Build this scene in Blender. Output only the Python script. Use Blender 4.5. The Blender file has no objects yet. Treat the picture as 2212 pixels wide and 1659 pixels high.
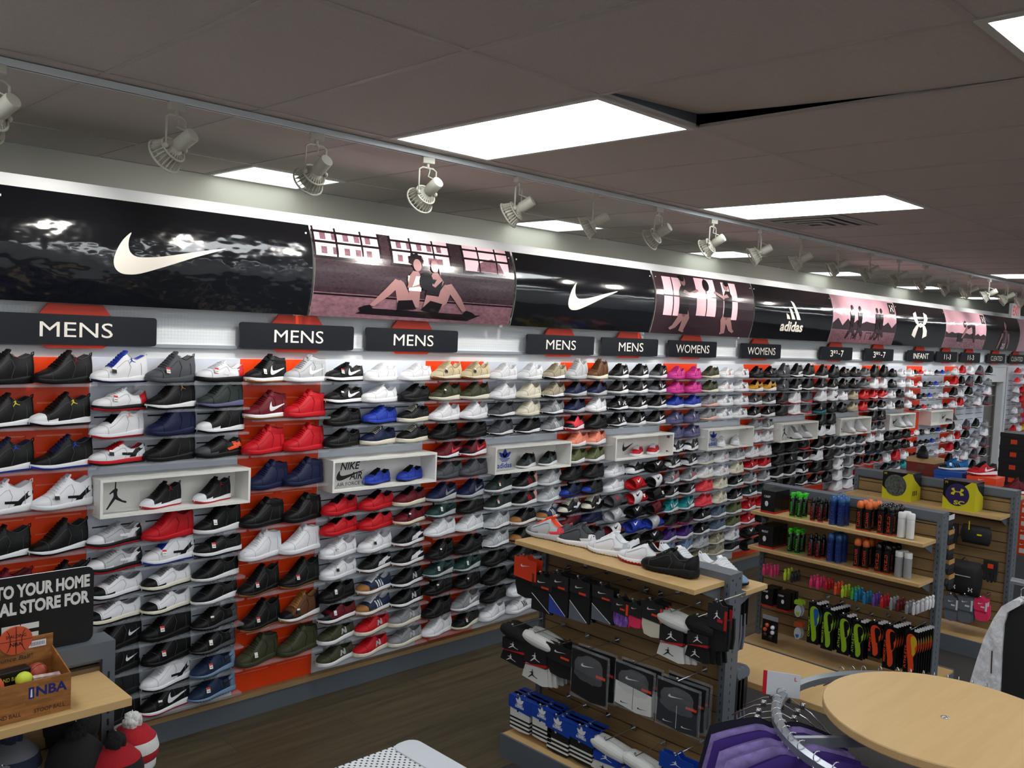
import bpy, bmesh, math, random
import numpy as np
from mathutils import Vector, Matrix, Euler, geometry
random.seed(7)
SC=bpy.context.scene
COL=SC.collection
PI=math.pi
# ---------------- camera ----------------
F=1927.5
CAM=np.array([-1.474,-4.2,2.0838])
YAW,PITCH,ROLL=map(math.radians,(44.7903,-3.426,2.5984))
_cy,_sy,_cp,_sp=math.cos(YAW),math.sin(YAW),math.cos(PITCH),math.sin(PITCH)
_fw=np.array([_sy*_cp,_cy*_cp,_sp]);_rt=np.array([_cy,-_sy,0.]);_up=np.cross(_rt,_fw)
_c,_s=math.cos(ROLL),math.sin(ROLL)
RT=_c*_rt+_s*_up;UP=-_s*_rt+_c*_up
cd=bpy.data.cameras.new('camera');cam=bpy.data.objects.new('camera',cd);COL.objects.link(cam)
cd.sensor_width=36;cd.lens=F/2212*36;cd.clip_start=.05
M=Matrix.Identity(4)
for i in range(3):
    M[i][0]=RT[i];M[i][1]=UP[i];M[i][2]=-_fw[i];M[i][3]=CAM[i]
cam.matrix_world=M
SC.camera=cam
def at(x,y,ax,v):
    "point of the world seen at photo position x,y on the plane axis=v"
    d=_fw*F+RT*(x-1106)-UP*(y-829.5)
    return CAM+d*((v-CAM[ax])/d[ax])
# ---------------- world, exposure ----------------
W=bpy.data.worlds.new('world');SC.world=W;W.use_nodes=True
W.node_tree.nodes['Background'].inputs[0].default_value=(.85,.9,1,1)
W.node_tree.nodes['Background'].inputs[1].default_value=.06
SC.view_settings.view_transform='Standard';SC.view_settings.look='None'
SC.view_settings.exposure=0.0;SC.view_settings.gamma=1
PANEL_E=9.4      # emission of the ceiling troffers
SPOT_W=24.0      # power of each track head
# ---------------- helpers ----------------
def lin(c):
    return tuple(((v/255)/12.92 if v/255<=.04045 else ((v/255+.055)/1.055)**2.4) for v in c)
MC={}
def mat(name,rgb,rough=.6,metal=0,alpha=1,emit=0,spec=.5,coat=0,noise=None,bump=None,trans=0):
    if name in MC:return MC[name]
    m=bpy.data.materials.new(name);m.use_nodes=True;nt=m.node_tree
    b=nt.nodes['Principled BSDF'];c=(*lin(rgb),1)
    b.inputs['Base Color'].default_value=c
    b.inputs['Roughness'].default_value=rough;b.inputs['Metallic'].default_value=metal
    b.inputs['Alpha'].default_value=alpha;b.inputs['Specular IOR Level'].default_value=spec
    b.inputs['Coat Weight'].default_value=coat
    b.inputs['Transmission Weight'].default_value=trans
    if emit:
        b.inputs['Emission Color'].default_value=c;b.inputs['Emission Strength'].default_value=emit
    if noise or bump:
        tc=nt.nodes.new('ShaderNodeTexCoord')
    if noise: # (scale vec, amount)
        mp=nt.nodes.new('ShaderNodeMapping');mp.inputs['Scale'].default_value=noise[0]
        n=nt.nodes.new('ShaderNodeTexNoise');n.inputs['Scale'].default_value=1;n.inputs['Detail'].default_value=6
        r=nt.nodes.new('ShaderNodeMapRange');r.inputs[1].default_value=.3;r.inputs[2].default_value=.7
        r.inputs[3].default_value=1-noise[1];r.inputs[4].default_value=1+noise[1]
        mx=nt.nodes.new('ShaderNodeVectorMath');mx.operation='SCALE';mx.inputs[0].default_value=c[:3]
        nt.links.new(tc.outputs['Object'],mp.inputs[0]);nt.links.new(mp.outputs[0],n.inputs['Vector'])
        nt.links.new(n.outputs['Fac'],r.inputs[0]);nt.links.new(r.outputs[0],mx.inputs['Scale']);nt.links.new(mx.outputs[0],b.inputs['Base Color'])
    if bump: # (scale vec, strength, distance)
        mp=nt.nodes.new('ShaderNodeMapping');mp.inputs['Scale'].default_value=bump[0]
        n=nt.nodes.new('ShaderNodeTexNoise');n.inputs['Scale'].default_value=1;n.inputs['Detail'].default_value=3
        bp=nt.nodes.new('ShaderNodeBump');bp.inputs['Strength'].default_value=bump[1];bp.inputs['Distance'].default_value=bump[2]
        nt.links.new(tc.outputs['Object'],mp.inputs[0]);nt.links.new(mp.outputs[0],n.inputs['Vector'])
        nt.links.new(n.outputs['Fac'],bp.inputs['Height']);nt.links.new(bp.outputs[0],b.inputs['Normal']);nt.links.new(bp.outputs[0],b.inputs['Coat Normal'])
    MC[name]=m;return m
def tess(poly):
    "triangles of a 2D polygon"
    return [tuple(t) for t in geometry.tessellate_polygon([[Vector((p[0],p[1],0)) for p in poly]])]
def catmull(pts,n=4,closed=True):
    out=[];N=len(pts)
    for i in range(N if closed else N-1):
        p=[np.array(pts[(i+k-1)%N] if closed else pts[min(max(i+k-1,0),N-1)],float) for k in range(4)]
        for j in range(n):
            t=j/n
            out.append(tuple(.5*((2*p[1])+(-p[0]+p[2])*t+(2*p[0]-5*p[1]+4*p[2]-p[3])*t*t+(-p[0]+3*p[1]-3*p[2]+p[3])*t**3)))
    if not closed: out.append(tuple(pts[-1]))
    return out
class MB:
    def __init__(s): s.v=[];s.f=[];s.m=[]
    def add(s,v,f,m=0):
        o=len(s.v);s.v+= [tuple(float(c) for c in p) for p in v]
        for q in f: s.f.append(tuple(i+o for i in q));s.m.append(m)
        return s
    def box(s,x0,y0,z0,x1,y1,z1,m=0):
        v=[(x,y,z) for z in (z0,z1) for y in (y0,y1) for x in (x0,x1)]
        return s.add(v,[(0,2,3,1),(4,5,7,6),(0,1,5,4),(2,6,7,3),(0,4,6,2),(1,3,7,5)],m)
    def obox(s,c,ax,ay,az,m=0):
        "box with centre c and half-axis vectors"
        c,ax,ay,az=[np.array(q,float) for q in (c,ax,ay,az)]
        v=[c+i*ax+j*ay+k*az for k in (-1,1) for j in (-1,1) for i in (-1,1)]
        return s.add(v,[(0,2,3,1),(4,5,7,6),(0,1,5,4),(2,6,7,3),(0,4,6,2),(1,3,7,5)],m)
    def prism(s,poly,fn,d,m=0,ms=None):
        "poly in 2D, fn(u,v,w)->xyz, from w=0 to w=d"
        n=len(poly);t=tess(poly)
        s.add([fn(p[0],p[1],0) for p in poly]+[fn(p[0],p[1],d) for p in poly],[tuple(q) for q in t]+[tuple(i+n for i in q[::-1]) for q in t],m)
        return s.add([fn(p[0],p[1],w) for w in (0,d) for p in poly],[(i,(i+1)%n,(i+1)%n+n,i+n) for i in range(n)],m if ms is None else ms)
    def flat(s,poly,fn,m=0):
        return s.add([fn(*p) for p in poly],tess(poly),m)
    def tube(s,path,r,n=8,m=0,closed=False,caps=True):
        P=[np.array(p,float) for p in path];N=len(P);rings=[]
        up=None
        for i in range(N):
            a=P[(i-1)%N] if (closed or i>0) else P[i];b=P[(i+1)%N] if (closed or i<N-1) else P[i]
            t=b-a;t/=np.linalg.norm(t)+1e-12
            if up is None:
                up=np.array([0,0,1.]) if abs(t[2])<.9 else np.array([1.,0,0])
            u=np.cross(up,t);u/=np.linalg.norm(u)+1e-12;w=np.cross(t,u);up=w
            rr=r[i] if hasattr(r,'__len__') else r
            rings.append([P[i]+rr*(math.cos(2*PI*k/n)*u+math.sin(2*PI*k/n)*w) for k in range(n)])
        v=[p for q in rings for p in q]
        f=[(i*n+k,i*n+(k+1)%n,((i+1)%N)*n+(k+1)%n,((i+1)%N)*n+k) for i in range(N if closed else N-1) for k in range(n)]
        if caps and not closed: f+=[tuple(range(n))[::-1],tuple((N-1)*n+k for k in range(n))]
        return s.add(v,f,m)
    def lathe(s,prof,c=(0,0,0),n=20,m=0,axis=None,ms=None):
        "prof: (r,h) list along axis (default +z)"
        c=np.array(c,float);a=np.array(axis if axis is not None else (0,0,1),float);a/=np.linalg.norm(a)
        u=np.cross(a,(0,0,1.) if abs(a[2])<.9 else (1.,0,0));u/=np.linalg.norm(u);w=np.cross(a,u)
        o=len(s.v)
        v=[c+a*h+r*(math.cos(2*PI*k/n)*u+math.sin(2*PI*k/n)*w) for r,h in prof for k in range(n)]
        s.v+=[tuple(float(q) for q in p) for p in v]
        for i in range(len(prof)-1):
            for k in range(n):
                s.f.append(tuple(o+q for q in (i*n+k,i*n+(k+1)%n,(i+1)*n+(k+1)%n,(i+1)*n+k)));s.m.append(ms[i] if ms else m)
        if prof[0][0]>1e-6: s.f.append(tuple(o+k for k in range(n))[::-1]);s.m.append(ms[0] if ms else m)
        if prof[-1][0]>1e-6: s.f.append(tuple(o+(len(prof)-1)*n+k for k in range(n)));s.m.append(ms[-1] if ms else m)
        return s
    def ball(s,c,r,m=0,n=14,sc=(1,1,1)):
        k=n//2;prof=[]
        v=[];f=[]
        for i in range(k+1):
            a=PI*i/k
            for j in range(n):
                b=2*PI*j/n;v.append((c[0]+r*sc[0]*math.sin(a)*math.cos(b),c[1]+r*sc[1]*math.sin(a)*math.sin(b),c[2]+r*sc[2]*math.cos(a)))
        for i in range(k):
            for j in range(n): f.append((i*n+j,(i+1)*n+j,(i+1)*n+(j+1)%n,i*n+(j+1)%n))
        return s.add(v,f,m)
    def mesh(s,name,mats=(),smooth=False):
        me=bpy.data.meshes.new(name);me.from_pydata(s.v,[],s.f)
        for m in mats: me.materials.append(m)
        me.polygons.foreach_set('material_index',[min(i,max(len(mats)-1,0)) for i in s.m])
        if smooth: me.polygons.foreach_set('use_smooth',[True]*len(me.polygons))
        me.validate();me.update()
        return me
    def build(s,name,mats,parent=None,smooth=False,bevel=0,fixn=False):
        if not isinstance(mats,(list,tuple)): mats=[mats]
        me=s.mesh(name,mats,smooth)
        if fixn:
            b=bmesh.new();b.from_mesh(me);bmesh.ops.recalc_face_normals(b,faces=b.faces);b.to_mesh(me);b.free()
        o=bpy.data.objects.new(name,me);COL.objects.link(o)
        if parent: o.parent=parent
        if bevel:
            q=o.modifiers.new('bevel','BEVEL');q.width=bevel;q.segments=2;q.limit_method='ANGLE'
        return o
def sm(o,deg=35):
    "smooth shading by angle, stored on the mesh"
    me=o.data;b=bmesh.new();b.from_mesh(me)
    bmesh.ops.remove_doubles(b,verts=b.verts,dist=1e-5)
    for f in b.faces:f.smooth=True
    for e in b.edges:
        if len(e.link_faces)==2 and e.calc_face_angle(0)>math.radians(deg): e.smooth=False
    b.to_mesh(me);b.free();return o
def tag(o,label=None,cat=None,group=None,kind=None):
    if label:o['label']=label
    if cat:o['category']=cat
    if group:o['group']=group
    if kind:o['kind']=kind
    return o
def thing(name,label,cat,loc=(0,0,0),rz=0,group=None):
    o=bpy.data.objects.new(name,None);COL.objects.link(o);o.empty_display_size=.05
    o.location=[float(q) for q in loc];o.rotation_euler=(0,0,rz)
    return tag(o,label,cat,group)
def struct(o,label=None): o['kind']='structure';return tag(o,label)
KIDS={}
def copy_tree(o,parent=None,label=None):
    c=o.copy();COL.objects.link(c)
    if parent: c.parent=parent
    for ch in [q for q in bpy.data.objects if q.parent==o]: copy_tree(ch,c)
    if label:c['label']=label
    return c
_tc={}
def text2d(s,w,h,bold=0,shear=0):
    "2D triangles of a text fitted to w x h, origin lower left"
    k=(s,bold,shear)
    if k not in _tc:
        cu=bpy.data.curves.new('t','FONT');cu.body=s;cu.offset=bold;cu.shear=shear;cu.resolution_u=3
        ob=bpy.data.objects.new('t',cu);COL.objects.link(ob)
        dg=bpy.context.evaluated_depsgraph_get();me=bpy.data.meshes.new_from_object(ob.evaluated_get(dg))
        v=np.array([q.co[:2] for q in me.vertices]);f=[tuple(p.vertices) for p in me.polygons]
        bpy.data.objects.remove(ob);bpy.data.curves.remove(cu);bpy.data.meshes.remove(me)
        v-=v.min(0);v/=v.max(0);_tc[k]=(v,f)
    v,f=_tc[k]
    return v*np.array([w,h]),f
SW=[(279,507),(262,523),(250,543),(243,565),(246,582),(258,592),(275,594),(300,590),(350,572),(420,545),(488,521),(420,534),(350,550),(310,556),(288,556),(276,548),(272,535),(274,520)]
SWOOSH=[((x-242)/246,(594-y)/87) for x,y in SW]
def swoosh(n=1): return SWOOSH
def ell(cx,cy,rx,ry,n=16,a0=0,a1=2*PI):
    return [(cx+rx*math.cos(a0+(a1-a0)*k/(n-(0 if abs(a1-a0)>6.28 else 1))),cy+ry*math.sin(a0+(a1-a0)*k/(n-(0 if abs(a1-a0)>6.28 else 1)))) for k in range(n)]
# polygons of marks in a unit square (list of polygons)
def leaf(a,l,w):
    c,s=math.cos(a),math.sin(a);p=[(0,0),(.35,.5),(.6,.42),(1,0),(.6,-.42),(.35,-.5)]
    return [(.5+l*u*c-w*v*s,.30+l*u*s+w*v*c) for u,v in catmull(p,3)]
TREFOIL=[leaf(PI/2,.70,.34),leaf(PI/2+.78,.62,.30),leaf(PI/2-.78,.62,.30)]+[[(.10+i*.07,.27-.1*i),(.90-i*.07,.27-.1*i),(.86-i*.09,.21-.1*i),(.14+i*.09,.21-.1*i)] for i in range(3)]
BARS=[[(.02+.3*i,0),(.3+.3*i,0),(.3+.3*i+.02,.1)] and [(.0+.33*i,.0+0),(.27+.33*i,0),(.27+.33*i-.0,.02),(.27+.33*i-(.14+.14*i)*.0-.0,.02)] for i in range(0)]
# three slanted bars growing to the right
BARS=[[(.08,0),(.28,0),(.17,.2),(.0,.3)] ,[(.38,0),(.6,0),(.33,.5),(.15,.6)],[(.7,0),(.94,0),(.49,.85),(.31,.95)]]
BARS=[[(x,y) for x,y in p] for p in BARS]
UA=[[(.2,1),(.1,.85),(.08,.65),(.16,.5),(.34,.36),(.42,.2),(.42,0),(.3,.02),(.12,.1),(.0,.2),(.06,.38),(.2,.46),(.3,.5),(.3,.52),(.22,.56),(.28,.72),(.34,.86),(.3,1)][0:0] ]
_u1=[(.26,1),(.06,.92),(.05,.74),(.18,.56),(.5,.40),(.5,.48),(.36,.57),(.28,.72)]
_u2=[(.26,0),(.5-.48,.1),(.06,.3),(.22,.48),(.5,.60),(.5,.52),(.36,.42),(.3,.24)]
UA=[_u1,_u2,[(1-x,y) for x,y in _u1],[(1-x,y) for x,y in _u2]]
JUMP=[(.42,.98),(.46,1.0),(.5,.97),(.5,.75),(.53,.7),(.56,.68),(.56,.6),(.52,.56),(.52,.5),(.55,.42),(.75,.32),(.98,.27),(1,.31),(.8,.38),(.66,.42),(.6,.5)]
JUMP=[(.44,1),(.5,.98),(.49,.76),(.55,.74),(.57,.68),(.54,.62),(.55,.5),(.6,.42),(.8,.3),(.97,.26),(1,.2),(.93,.19),(.76,.24),(.55,.32),(.46,.36),(.36,.26),(.22,.12),(.1,0),(.03,.02),(.1,.1),(.2,.24),(.36,.44),(.38,.52),(.36,.62),(.2,.55),(.17,.58),(.36,.72),(.42,.74),(.43,.85)]
# ---------------- the room ----------------
ZT=1.877;ZC=2.92;ZB=.13;WO=.4754;WW=.7339;PW=WO+WW
XL,XR,YF,YB=-5.0,19.5,-9.5,.89
T0X,T0Y,TP=.955,-.892,.6135   # ceiling grid origin and pitch (2 ft); tiles are 1 x 2 pitches
M_ceil=mat('ceiling_tile',(206,196,190),.9,noise=((90,90,90),.05),bump=((260,260,260),.25,.002))
M_tbar=mat('ceiling_grid',(192,182,174),.5)
M_wallgrey=mat('wall_grey_paint',(178,177,168),.7)
M_white=mat('wall_white_paint',(232,234,236),.5)
def wood_mat(name,c1,c2,sc,rough=.45,plank=None):
    m=bpy.data.materials.new(name);m.use_nodes=True;nt=m.node_tree;b=nt.nodes['Principled BSDF'];b.inputs['Roughness'].default_value=rough
    tc=nt.nodes.new('ShaderNodeTexCoord');mp=nt.nodes.new('ShaderNodeMapping');mp.inputs['Scale'].default_value=sc
    n=nt.nodes.new('ShaderNodeTexNoise');n.inputs['Scale'].default_value=1;n.inputs['Detail'].default_value=8;n.inputs['Roughness'].default_value=.65
    r=nt.nodes.new('ShaderNodeValToRGB');r.color_ramp.elements[0].position=.3;r.color_ramp.elements[1].position=.72
    r.color_ramp.elements[0].color=(*lin(c1),1);r.color_ramp.elements[1].color=(*lin(c2),1)
    nt.links.new(tc.outputs['Object'],mp.inputs[0]);nt.links.new(mp.outputs[0],n.inputs['Vector']);nt.links.new(n.outputs['Fac'],r.inputs[0])
    out=r.outputs[0]
    if plank:
        bk=nt.nodes.new('ShaderNodeTexBrick');mq=nt.nodes.new('ShaderNodeMapping');mq.inputs['Rotation'].default_value=(PI/2 if len(plank)>2 else 0,0,0);bk.inputs['Scale'].default_value=1;bk.inputs['Brick Width'].default_value=plank[0];bk.inputs['Row Height'].default_value=plank[1]
        bk.inputs['Mortar Size'].default_value=.0015 if len(plank)<3 else .0002;bk.inputs['Color1'].default_value=(.8,.8,.8,1);bk.inputs['Color2'].default_value=(1.15,1.12,1.08,1);bk.inputs['Mortar'].default_value=(.3,.3,.3,1) if len(plank)<3 else (.75,.72,.7,1)
        mx=nt.nodes.new('ShaderNodeMix');mx.data_type='RGBA';mx.blend_type='MULTIPLY';mx.inputs[0].default_value=1
        nt.links.new(tc.outputs['Object'],mq.inputs[0]);nt.links.new(mq.outputs[0],bk.inputs['Vector']);nt.links.new(out,mx.inputs[6]);nt.links.new(bk.outputs['Color'],mx.inputs[7]);out=mx.outputs[2]
    nt.links.new(out,b.inputs['Base Color']);return m
M_plank=wood_mat('floor_wood_plank',(62,54,40),(100,88,66),(1.6,26,26),.5,plank=(1.2,.18))
M_carpet=mat('floor_carpet',(58,54,52),.95,noise=((160,160,160),.35),bump=((300,300,300),.5,.004))
M_maple=wood_mat('maple_laminate',(196,160,107),(206,171,118),(3,30,30),.45)
M_mapledk=wood_mat('maple_edge',(150,122,84),(170,140,98),(3,40,40),.5)
M_slatwood=wood_mat('gondola_back_wood',(130,104,70),(156,128,88),(2,2,60),.5)
o=MB().box(XL,-1.28,-.05,XR,YB,0).build('floor',M_plank);struct(o,'dark brown wood plank floor along the shoe wall')
o=MB().box(XL,YF,-.05,XR,-1.28,0).build('floor.001',M_carpet);struct(o,'dark grey carpet floor under the display fixtures')
MB().box(XL,YB,0,XR,YB+.1,ZC).build('wall_back',M_wallgrey)
MB().box(XL-.1,YF,0,XL,YB,ZC).build('wall_left',M_white)
MB().box(XR,YF,0,XR+.1,YB,ZC).build('wall_right',M_white)
MB().box(XL,YF-.1,0,XR,YF,ZC).build('wall_front',M_white)
for n in ('wall_back','wall_left','wall_right','wall_front'): struct(bpy.data.objects[n])
bpy.data.objects['wall_back']['label']='grey painted wall behind the shoe partition, under the ceiling'
# ceiling tiles with the troffer openings; one tile is lifted at an edge
fix=[]  # (ix,iy) tiles holding troffers; a tile spans x T0X+ix*TP.., y from T0Y-(iy+1)*2TP to T0Y-iy*2TP
for ix in (0,4,13,17,21): fix.append((ix,0))
for ix in (-4,0,4,8,12,16,20): fix.append((ix,2))
for ix in range(-8,25,3): fix.append((ix,4))  # out of view, spaced closer to give the shoe wall frontal fill
for ix in range(-8,25,4): fix.append((ix,6))  # unseen row added as frontal fill for the shoe wall
fix+=[(-4,0),(-8,2)]
BACKF=(-4,0,4,8,12,16,20)
VENT=(5,0);LOOSE=(0,1)
c=MB();g=MB()
ix0=math.floor((XL-T0X)/TP);ix1=math.ceil((XR-T0X)/TP)
holes=set(fix)|{VENT,LOOSE}|{(i,-2) for i in BACKF}
for ix in range(ix0,ix1):
    for iy in range(-2,7):
        if (ix,iy) in holes: continue
        x0,x1=T0X+ix*TP,T0X+(ix+1)*TP;y1=T0Y-iy*2*TP;y0=y1-2*TP
        x0,x1=max(x0,XL),min(x1,XR);y0,y1=max(y0,YF),min(y1,YB)
        if x1-x0<.01 or y1-y0<.01: continue
        c.box(x0+.006,y0+.006,ZC+.003,x1-.006,y1-.006,ZC+.018)
for ix in range(ix0,ix1+1):
    x=T0X+ix*TP
    if XL<x<XR: c.box(x-.011,YF,ZC,x+.011,YB,ZC+.004,1)
for iy in range(-1,8):
    y=T0Y-iy*2*TP
    if YF<y<YB: c.box(XL,y-.011,ZC-.0005,XR,y+.011,ZC+.0045,1)
c.box(XL,YF,ZC+.16,XR,YB,ZC+.17,2)
o=c.build('ceiling',[M_ceil,M_tbar,mat('plenum_dark',(84,84,88),.9)]);struct(o,'suspended ceiling of long off-white tiles in a thin grid')
# loose tile lifted at its edge by the troffer
x0=T0X+LOOSE[0]*TP;y1=T0Y-LOOSE[1]*2*TP
q=MB()
N=10
v=[];f=[]
for i in range(N+1):
    for j in range(N+1):
        a=i/N;b=j/N
        h=.05*b**1.6*(.3+.7*a)
        v.append((x0+.006+a*(TP-.012),y1-2*TP+.006+b*(2*TP-.012),ZC+.006+h))
for i in range(N):
    for j in range(N): k=i*(N+1)+j;f.append((k,k+1,k+N+2,k+N+1))
q.add(v,f);q.add([(x,y,z+.015) for x,y,z in v],[t[::-1] for t in f])
o=q.build('ceiling_tile',M_ceil);tag(o,'lifted ceiling tile leaving a dark gap beside the nearest big troffer','ceiling tile')
# troffers
M_diff=bpy.data.materials.new('troffer_diffuser');M_diff.use_nodes=True;nt=M_diff.node_tree;b=nt.nodes['Principled BSDF']
b.inputs['Base Color'].default_value=(.9,.92,.9,1);b.inputs['Emission Color'].default_value=(.93,.98,1,1)
tc=nt.nodes.new('ShaderNodeTexCoord');vo=nt.nodes.new('ShaderNodeTexVoronoi');vo.inputs['Scale'].default_value=110
r=nt.nodes.new('ShaderNodeMapRange');r.inputs[1].default_value=0;r.inputs[2].default_value=.6;r.inputs[3].default_value=PANEL_E*1.1;r.inputs[4].default_value=PANEL_E*.85
nt.links.new(tc.outputs['Object'],vo.inputs['Vector']);nt.links.new(vo.outputs['Distance'],r.inputs[0]);nt.links.new(r.outputs[0],b.inputs['Emission Strength'])
M_diff2=mat('troffer_diffuser_dim',(236,244,240),.5,emit=3.6)
M_wmetal=mat('white_metal',(214,214,208),.4)
cnt={}
rown={0:'row above the aisle by the track',-1:'row close to the grey back wall',2:'second row out from the shoe wall',4:'unseen row packed closer for frontal fill',6:'unseen fill row added behind the camera'}
ordn='first second third fourth fifth sixth seventh eighth ninth tenth eleventh twelfth thirteenth fourteenth fifteenth sixteenth seventeenth eighteenth nineteenth twentieth'.split()
proto=None
for ix,iy in sorted(fix,key=lambda t:(t[1],t[0])):
    x0=T0X+ix*TP;y1=T0Y-iy*2*TP
    k=cnt[iy]=cnt.get(iy,-1)+1
    lab='fluorescent ceiling troffer, %s from left in the %s'%(ordn[k],rown[iy])
    if proto is None:
        t=thing('ceiling_light',lab,'light',(x0,y1,ZC),0,'fluorescent troffers in the ceiling')
        fr=MB()
        w=.03
        for a in ((.004,-2*TP+.004,TP-.004,-2*TP+w),(.004,-w,TP-.004,-.004),(.004,-2*TP+w,w,-w),(TP-w,-2*TP+w,TP-.004,-w)): fr.box(a[0],a[1],-.004,a[2],a[3],.02)
        fr.build('frame',M_wmetal,t)
        MB().box(.004,-2*TP+.004,.02,TP-.004,-.004,.1).build('housing',mat('troffer_housing',(98,106,116),.5,.2),t)
        MB().box(w,-2*TP+w,.0,TP-w,-w,.012).build('diffuser',M_diff,t)
        proto=t
    else:
        t=copy_tree(proto,label=lab);t.location=(x0,y1,ZC)
YBF=T0Y+2*TP
hb=YB-YBF-.006
proto2=None
for k,ix in enumerate(BACKF):
    lab='short fluorescent troffer against the grey back wall, %s from left'%ordn[k]
    if proto2 is None:
        t=thing('ceiling_light',lab,'light',(T0X+ix*TP,YBF,ZC),0,'short troffers along the back wall')
        MB().box(.004,.006,-.004,.03,hb,.02).box(TP-.03,.006,-.004,TP-.004,hb,.02).box(.03,.006,-.004,TP-.03,.03,.02).box(.03,hb-.03,-.004,TP-.03,hb,.02).box(.004,.006,.03,TP-.004,hb,.1).build('frame',M_wmetal,t)
        MB().box(.03,.03,0,TP-.03,hb-.03,.012).build('diffuser',M_diff2,t);proto2=t
    else:
        t=copy_tree(proto2,label=lab);t.location=(T0X+ix*TP,YBF,ZC)
# air vent
x0=T0X+VENT[0]*TP;y1=T0Y-VENT[1]*2*TP-.35
t=thing('air_vent','square louvred metal air diffuser in the ceiling behind a troffer','vent',(x0+TP/2,y1,ZC))
fm=MB().box(-.3,-.3,0,.3,.3,.01,1)
for k in range(4):
    a=.265-.062*k;w_=.036;z=-.006-.005*k
    for q in ((-a,-a,a,-a+w_),(-a,a-w_,a,a),(-a,-a+w_,-a+w_,a-w_),(a-w_,-a+w_,a,a-w_)): fm.box(q[0],q[1],z,q[2],q[3],z+.004,0)
fm.build('louvres',[mat('vent_metal',(168,163,158),.5),mat('vent_dark',(96,94,92),.8)],t)
fm=MB()
for a in ((-.3,-.3,.3,-.27),(-.3,.27,.3,.3),(-.3,-.27,-.27,.27),(.27,-.27,.3,.27)): fm.box(a[0],a[1],-.006,a[2],a[3],0)
fm.build('frame',mat('vent_metal',(120,116,112)),t)
# rest of the vent tile
yA=y1-.3;yB_=T0Y-2*TP
MB().box(x0+.006,y1+.3,ZC+.003,x0+TP-.006,T0Y-.006,ZC+.018).box(x0+.006,yB_+.006,ZC+.003,x0+TP-.006,yA,ZC+.018).build('trim_1',M_ceil)
struct(bpy.data.objects['trim_1'])
# ---------------- partition carrying the shoe wall ----------------
XA,XD0,XD1,XE=-4*PW,12.05,12.85,XR-.05
M_band=bpy.data.materials.new('honeycomb_white_panel');M_band.use_nodes=True;nt=M_band.node_tree;b=nt.nodes['Principled BSDF']
b.inputs['Base Color'].default_value=(*lin((226,230,234)),1);b.inputs['Roughness'].default_value=.4
tc=nt.nodes.new('ShaderNodeTexCoord');vo=nt.nodes.new('ShaderNodeTexVoronoi');vo.inputs['Scale'].default_value=62;vo.inputs['Randomness'].default_value=.12
bp=nt.nodes.new('ShaderNodeBump');bp.inputs['Strength'].default_value=.5;bp.inputs['Distance'].default_value=.004
nt.links.new(tc.outputs['Object'],vo.inputs['Vector']);nt.links.new(vo.outputs['Distance'],bp.inputs['Height']);nt.links.new(bp.outputs[0],b.inputs['Normal'])
w=MB()
w.box(XA,.012,0,XD0,.16,2.65);w.box(XD0,.012,1.66,XD1,.16,2.65);w.box(XD1,.012,0,XE,.16,2.65)
o=w.build('wall_partition',M_white);struct(o,'tall white partition behind the shoe displays')
o=MB().box(XA,-.004,1.946,XE,.012,2.10).build('trim_2',M_band);struct(o,'white honeycomb band behind the section signs')
for i,(z0,z1,y) in enumerate(((ZT,1.928,-.004),(1.94,1.946,-.012),(1.928,1.944,-.026),(2.10,2.13,-.02),(2.13,2.62,-.002))):
    o=MB().box(XA,y,z0,XE,.012,z1).build('trim_%d'%(i+3),M_white if i!=2 else mat('grey_rail',(150,158,166),.4));struct(o)
# base
for xa,xb,n in ((XA,XD0,'baseboard_back'),(XD1,XE,'baseboard_back_right')):
    m=MB().box(xa,-.045,0,xb,.012,.105,0).box(xa,-.055,.105,xb,.012,ZB,1)
    o=m.build(n,[mat('grey_kick',(92,100,108),.5),M_mapledk]);struct(o,'grey kickboard with a wood cap under the slatwall')
# door
t=MB().box(XD0,.1,0,XD0+.05,.2,1.66).box(XD1-.05,.1,0,XD1,.2,1.66).box(XD0+.05,.1,1.61,XD1-.05,.2,1.66)
dr=thing('door_1','grey flush door in the opening at the end of the shoe wall','door',(0,0,0));dr['kind']='structure'
t.build('door_frame',mat('door_grey_frame',(96,92,88),.5),dr)
dp=MB().box(XD0+.05,.13,.01,XD1-.05,.17,1.61).build('door_panel',mat('door_grey',(112,108,104),.5),dr)
MB().lathe([(.0,0),(.02,.0),(.012,.03),(.026,.05),(.02,.075),(0,.08)],(XD0+.12,.13,.85),12,axis=(0,-1,0)).build('door_handle',mat('brass_handle',(150,130,90),.3,.8),dp,True)
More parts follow.
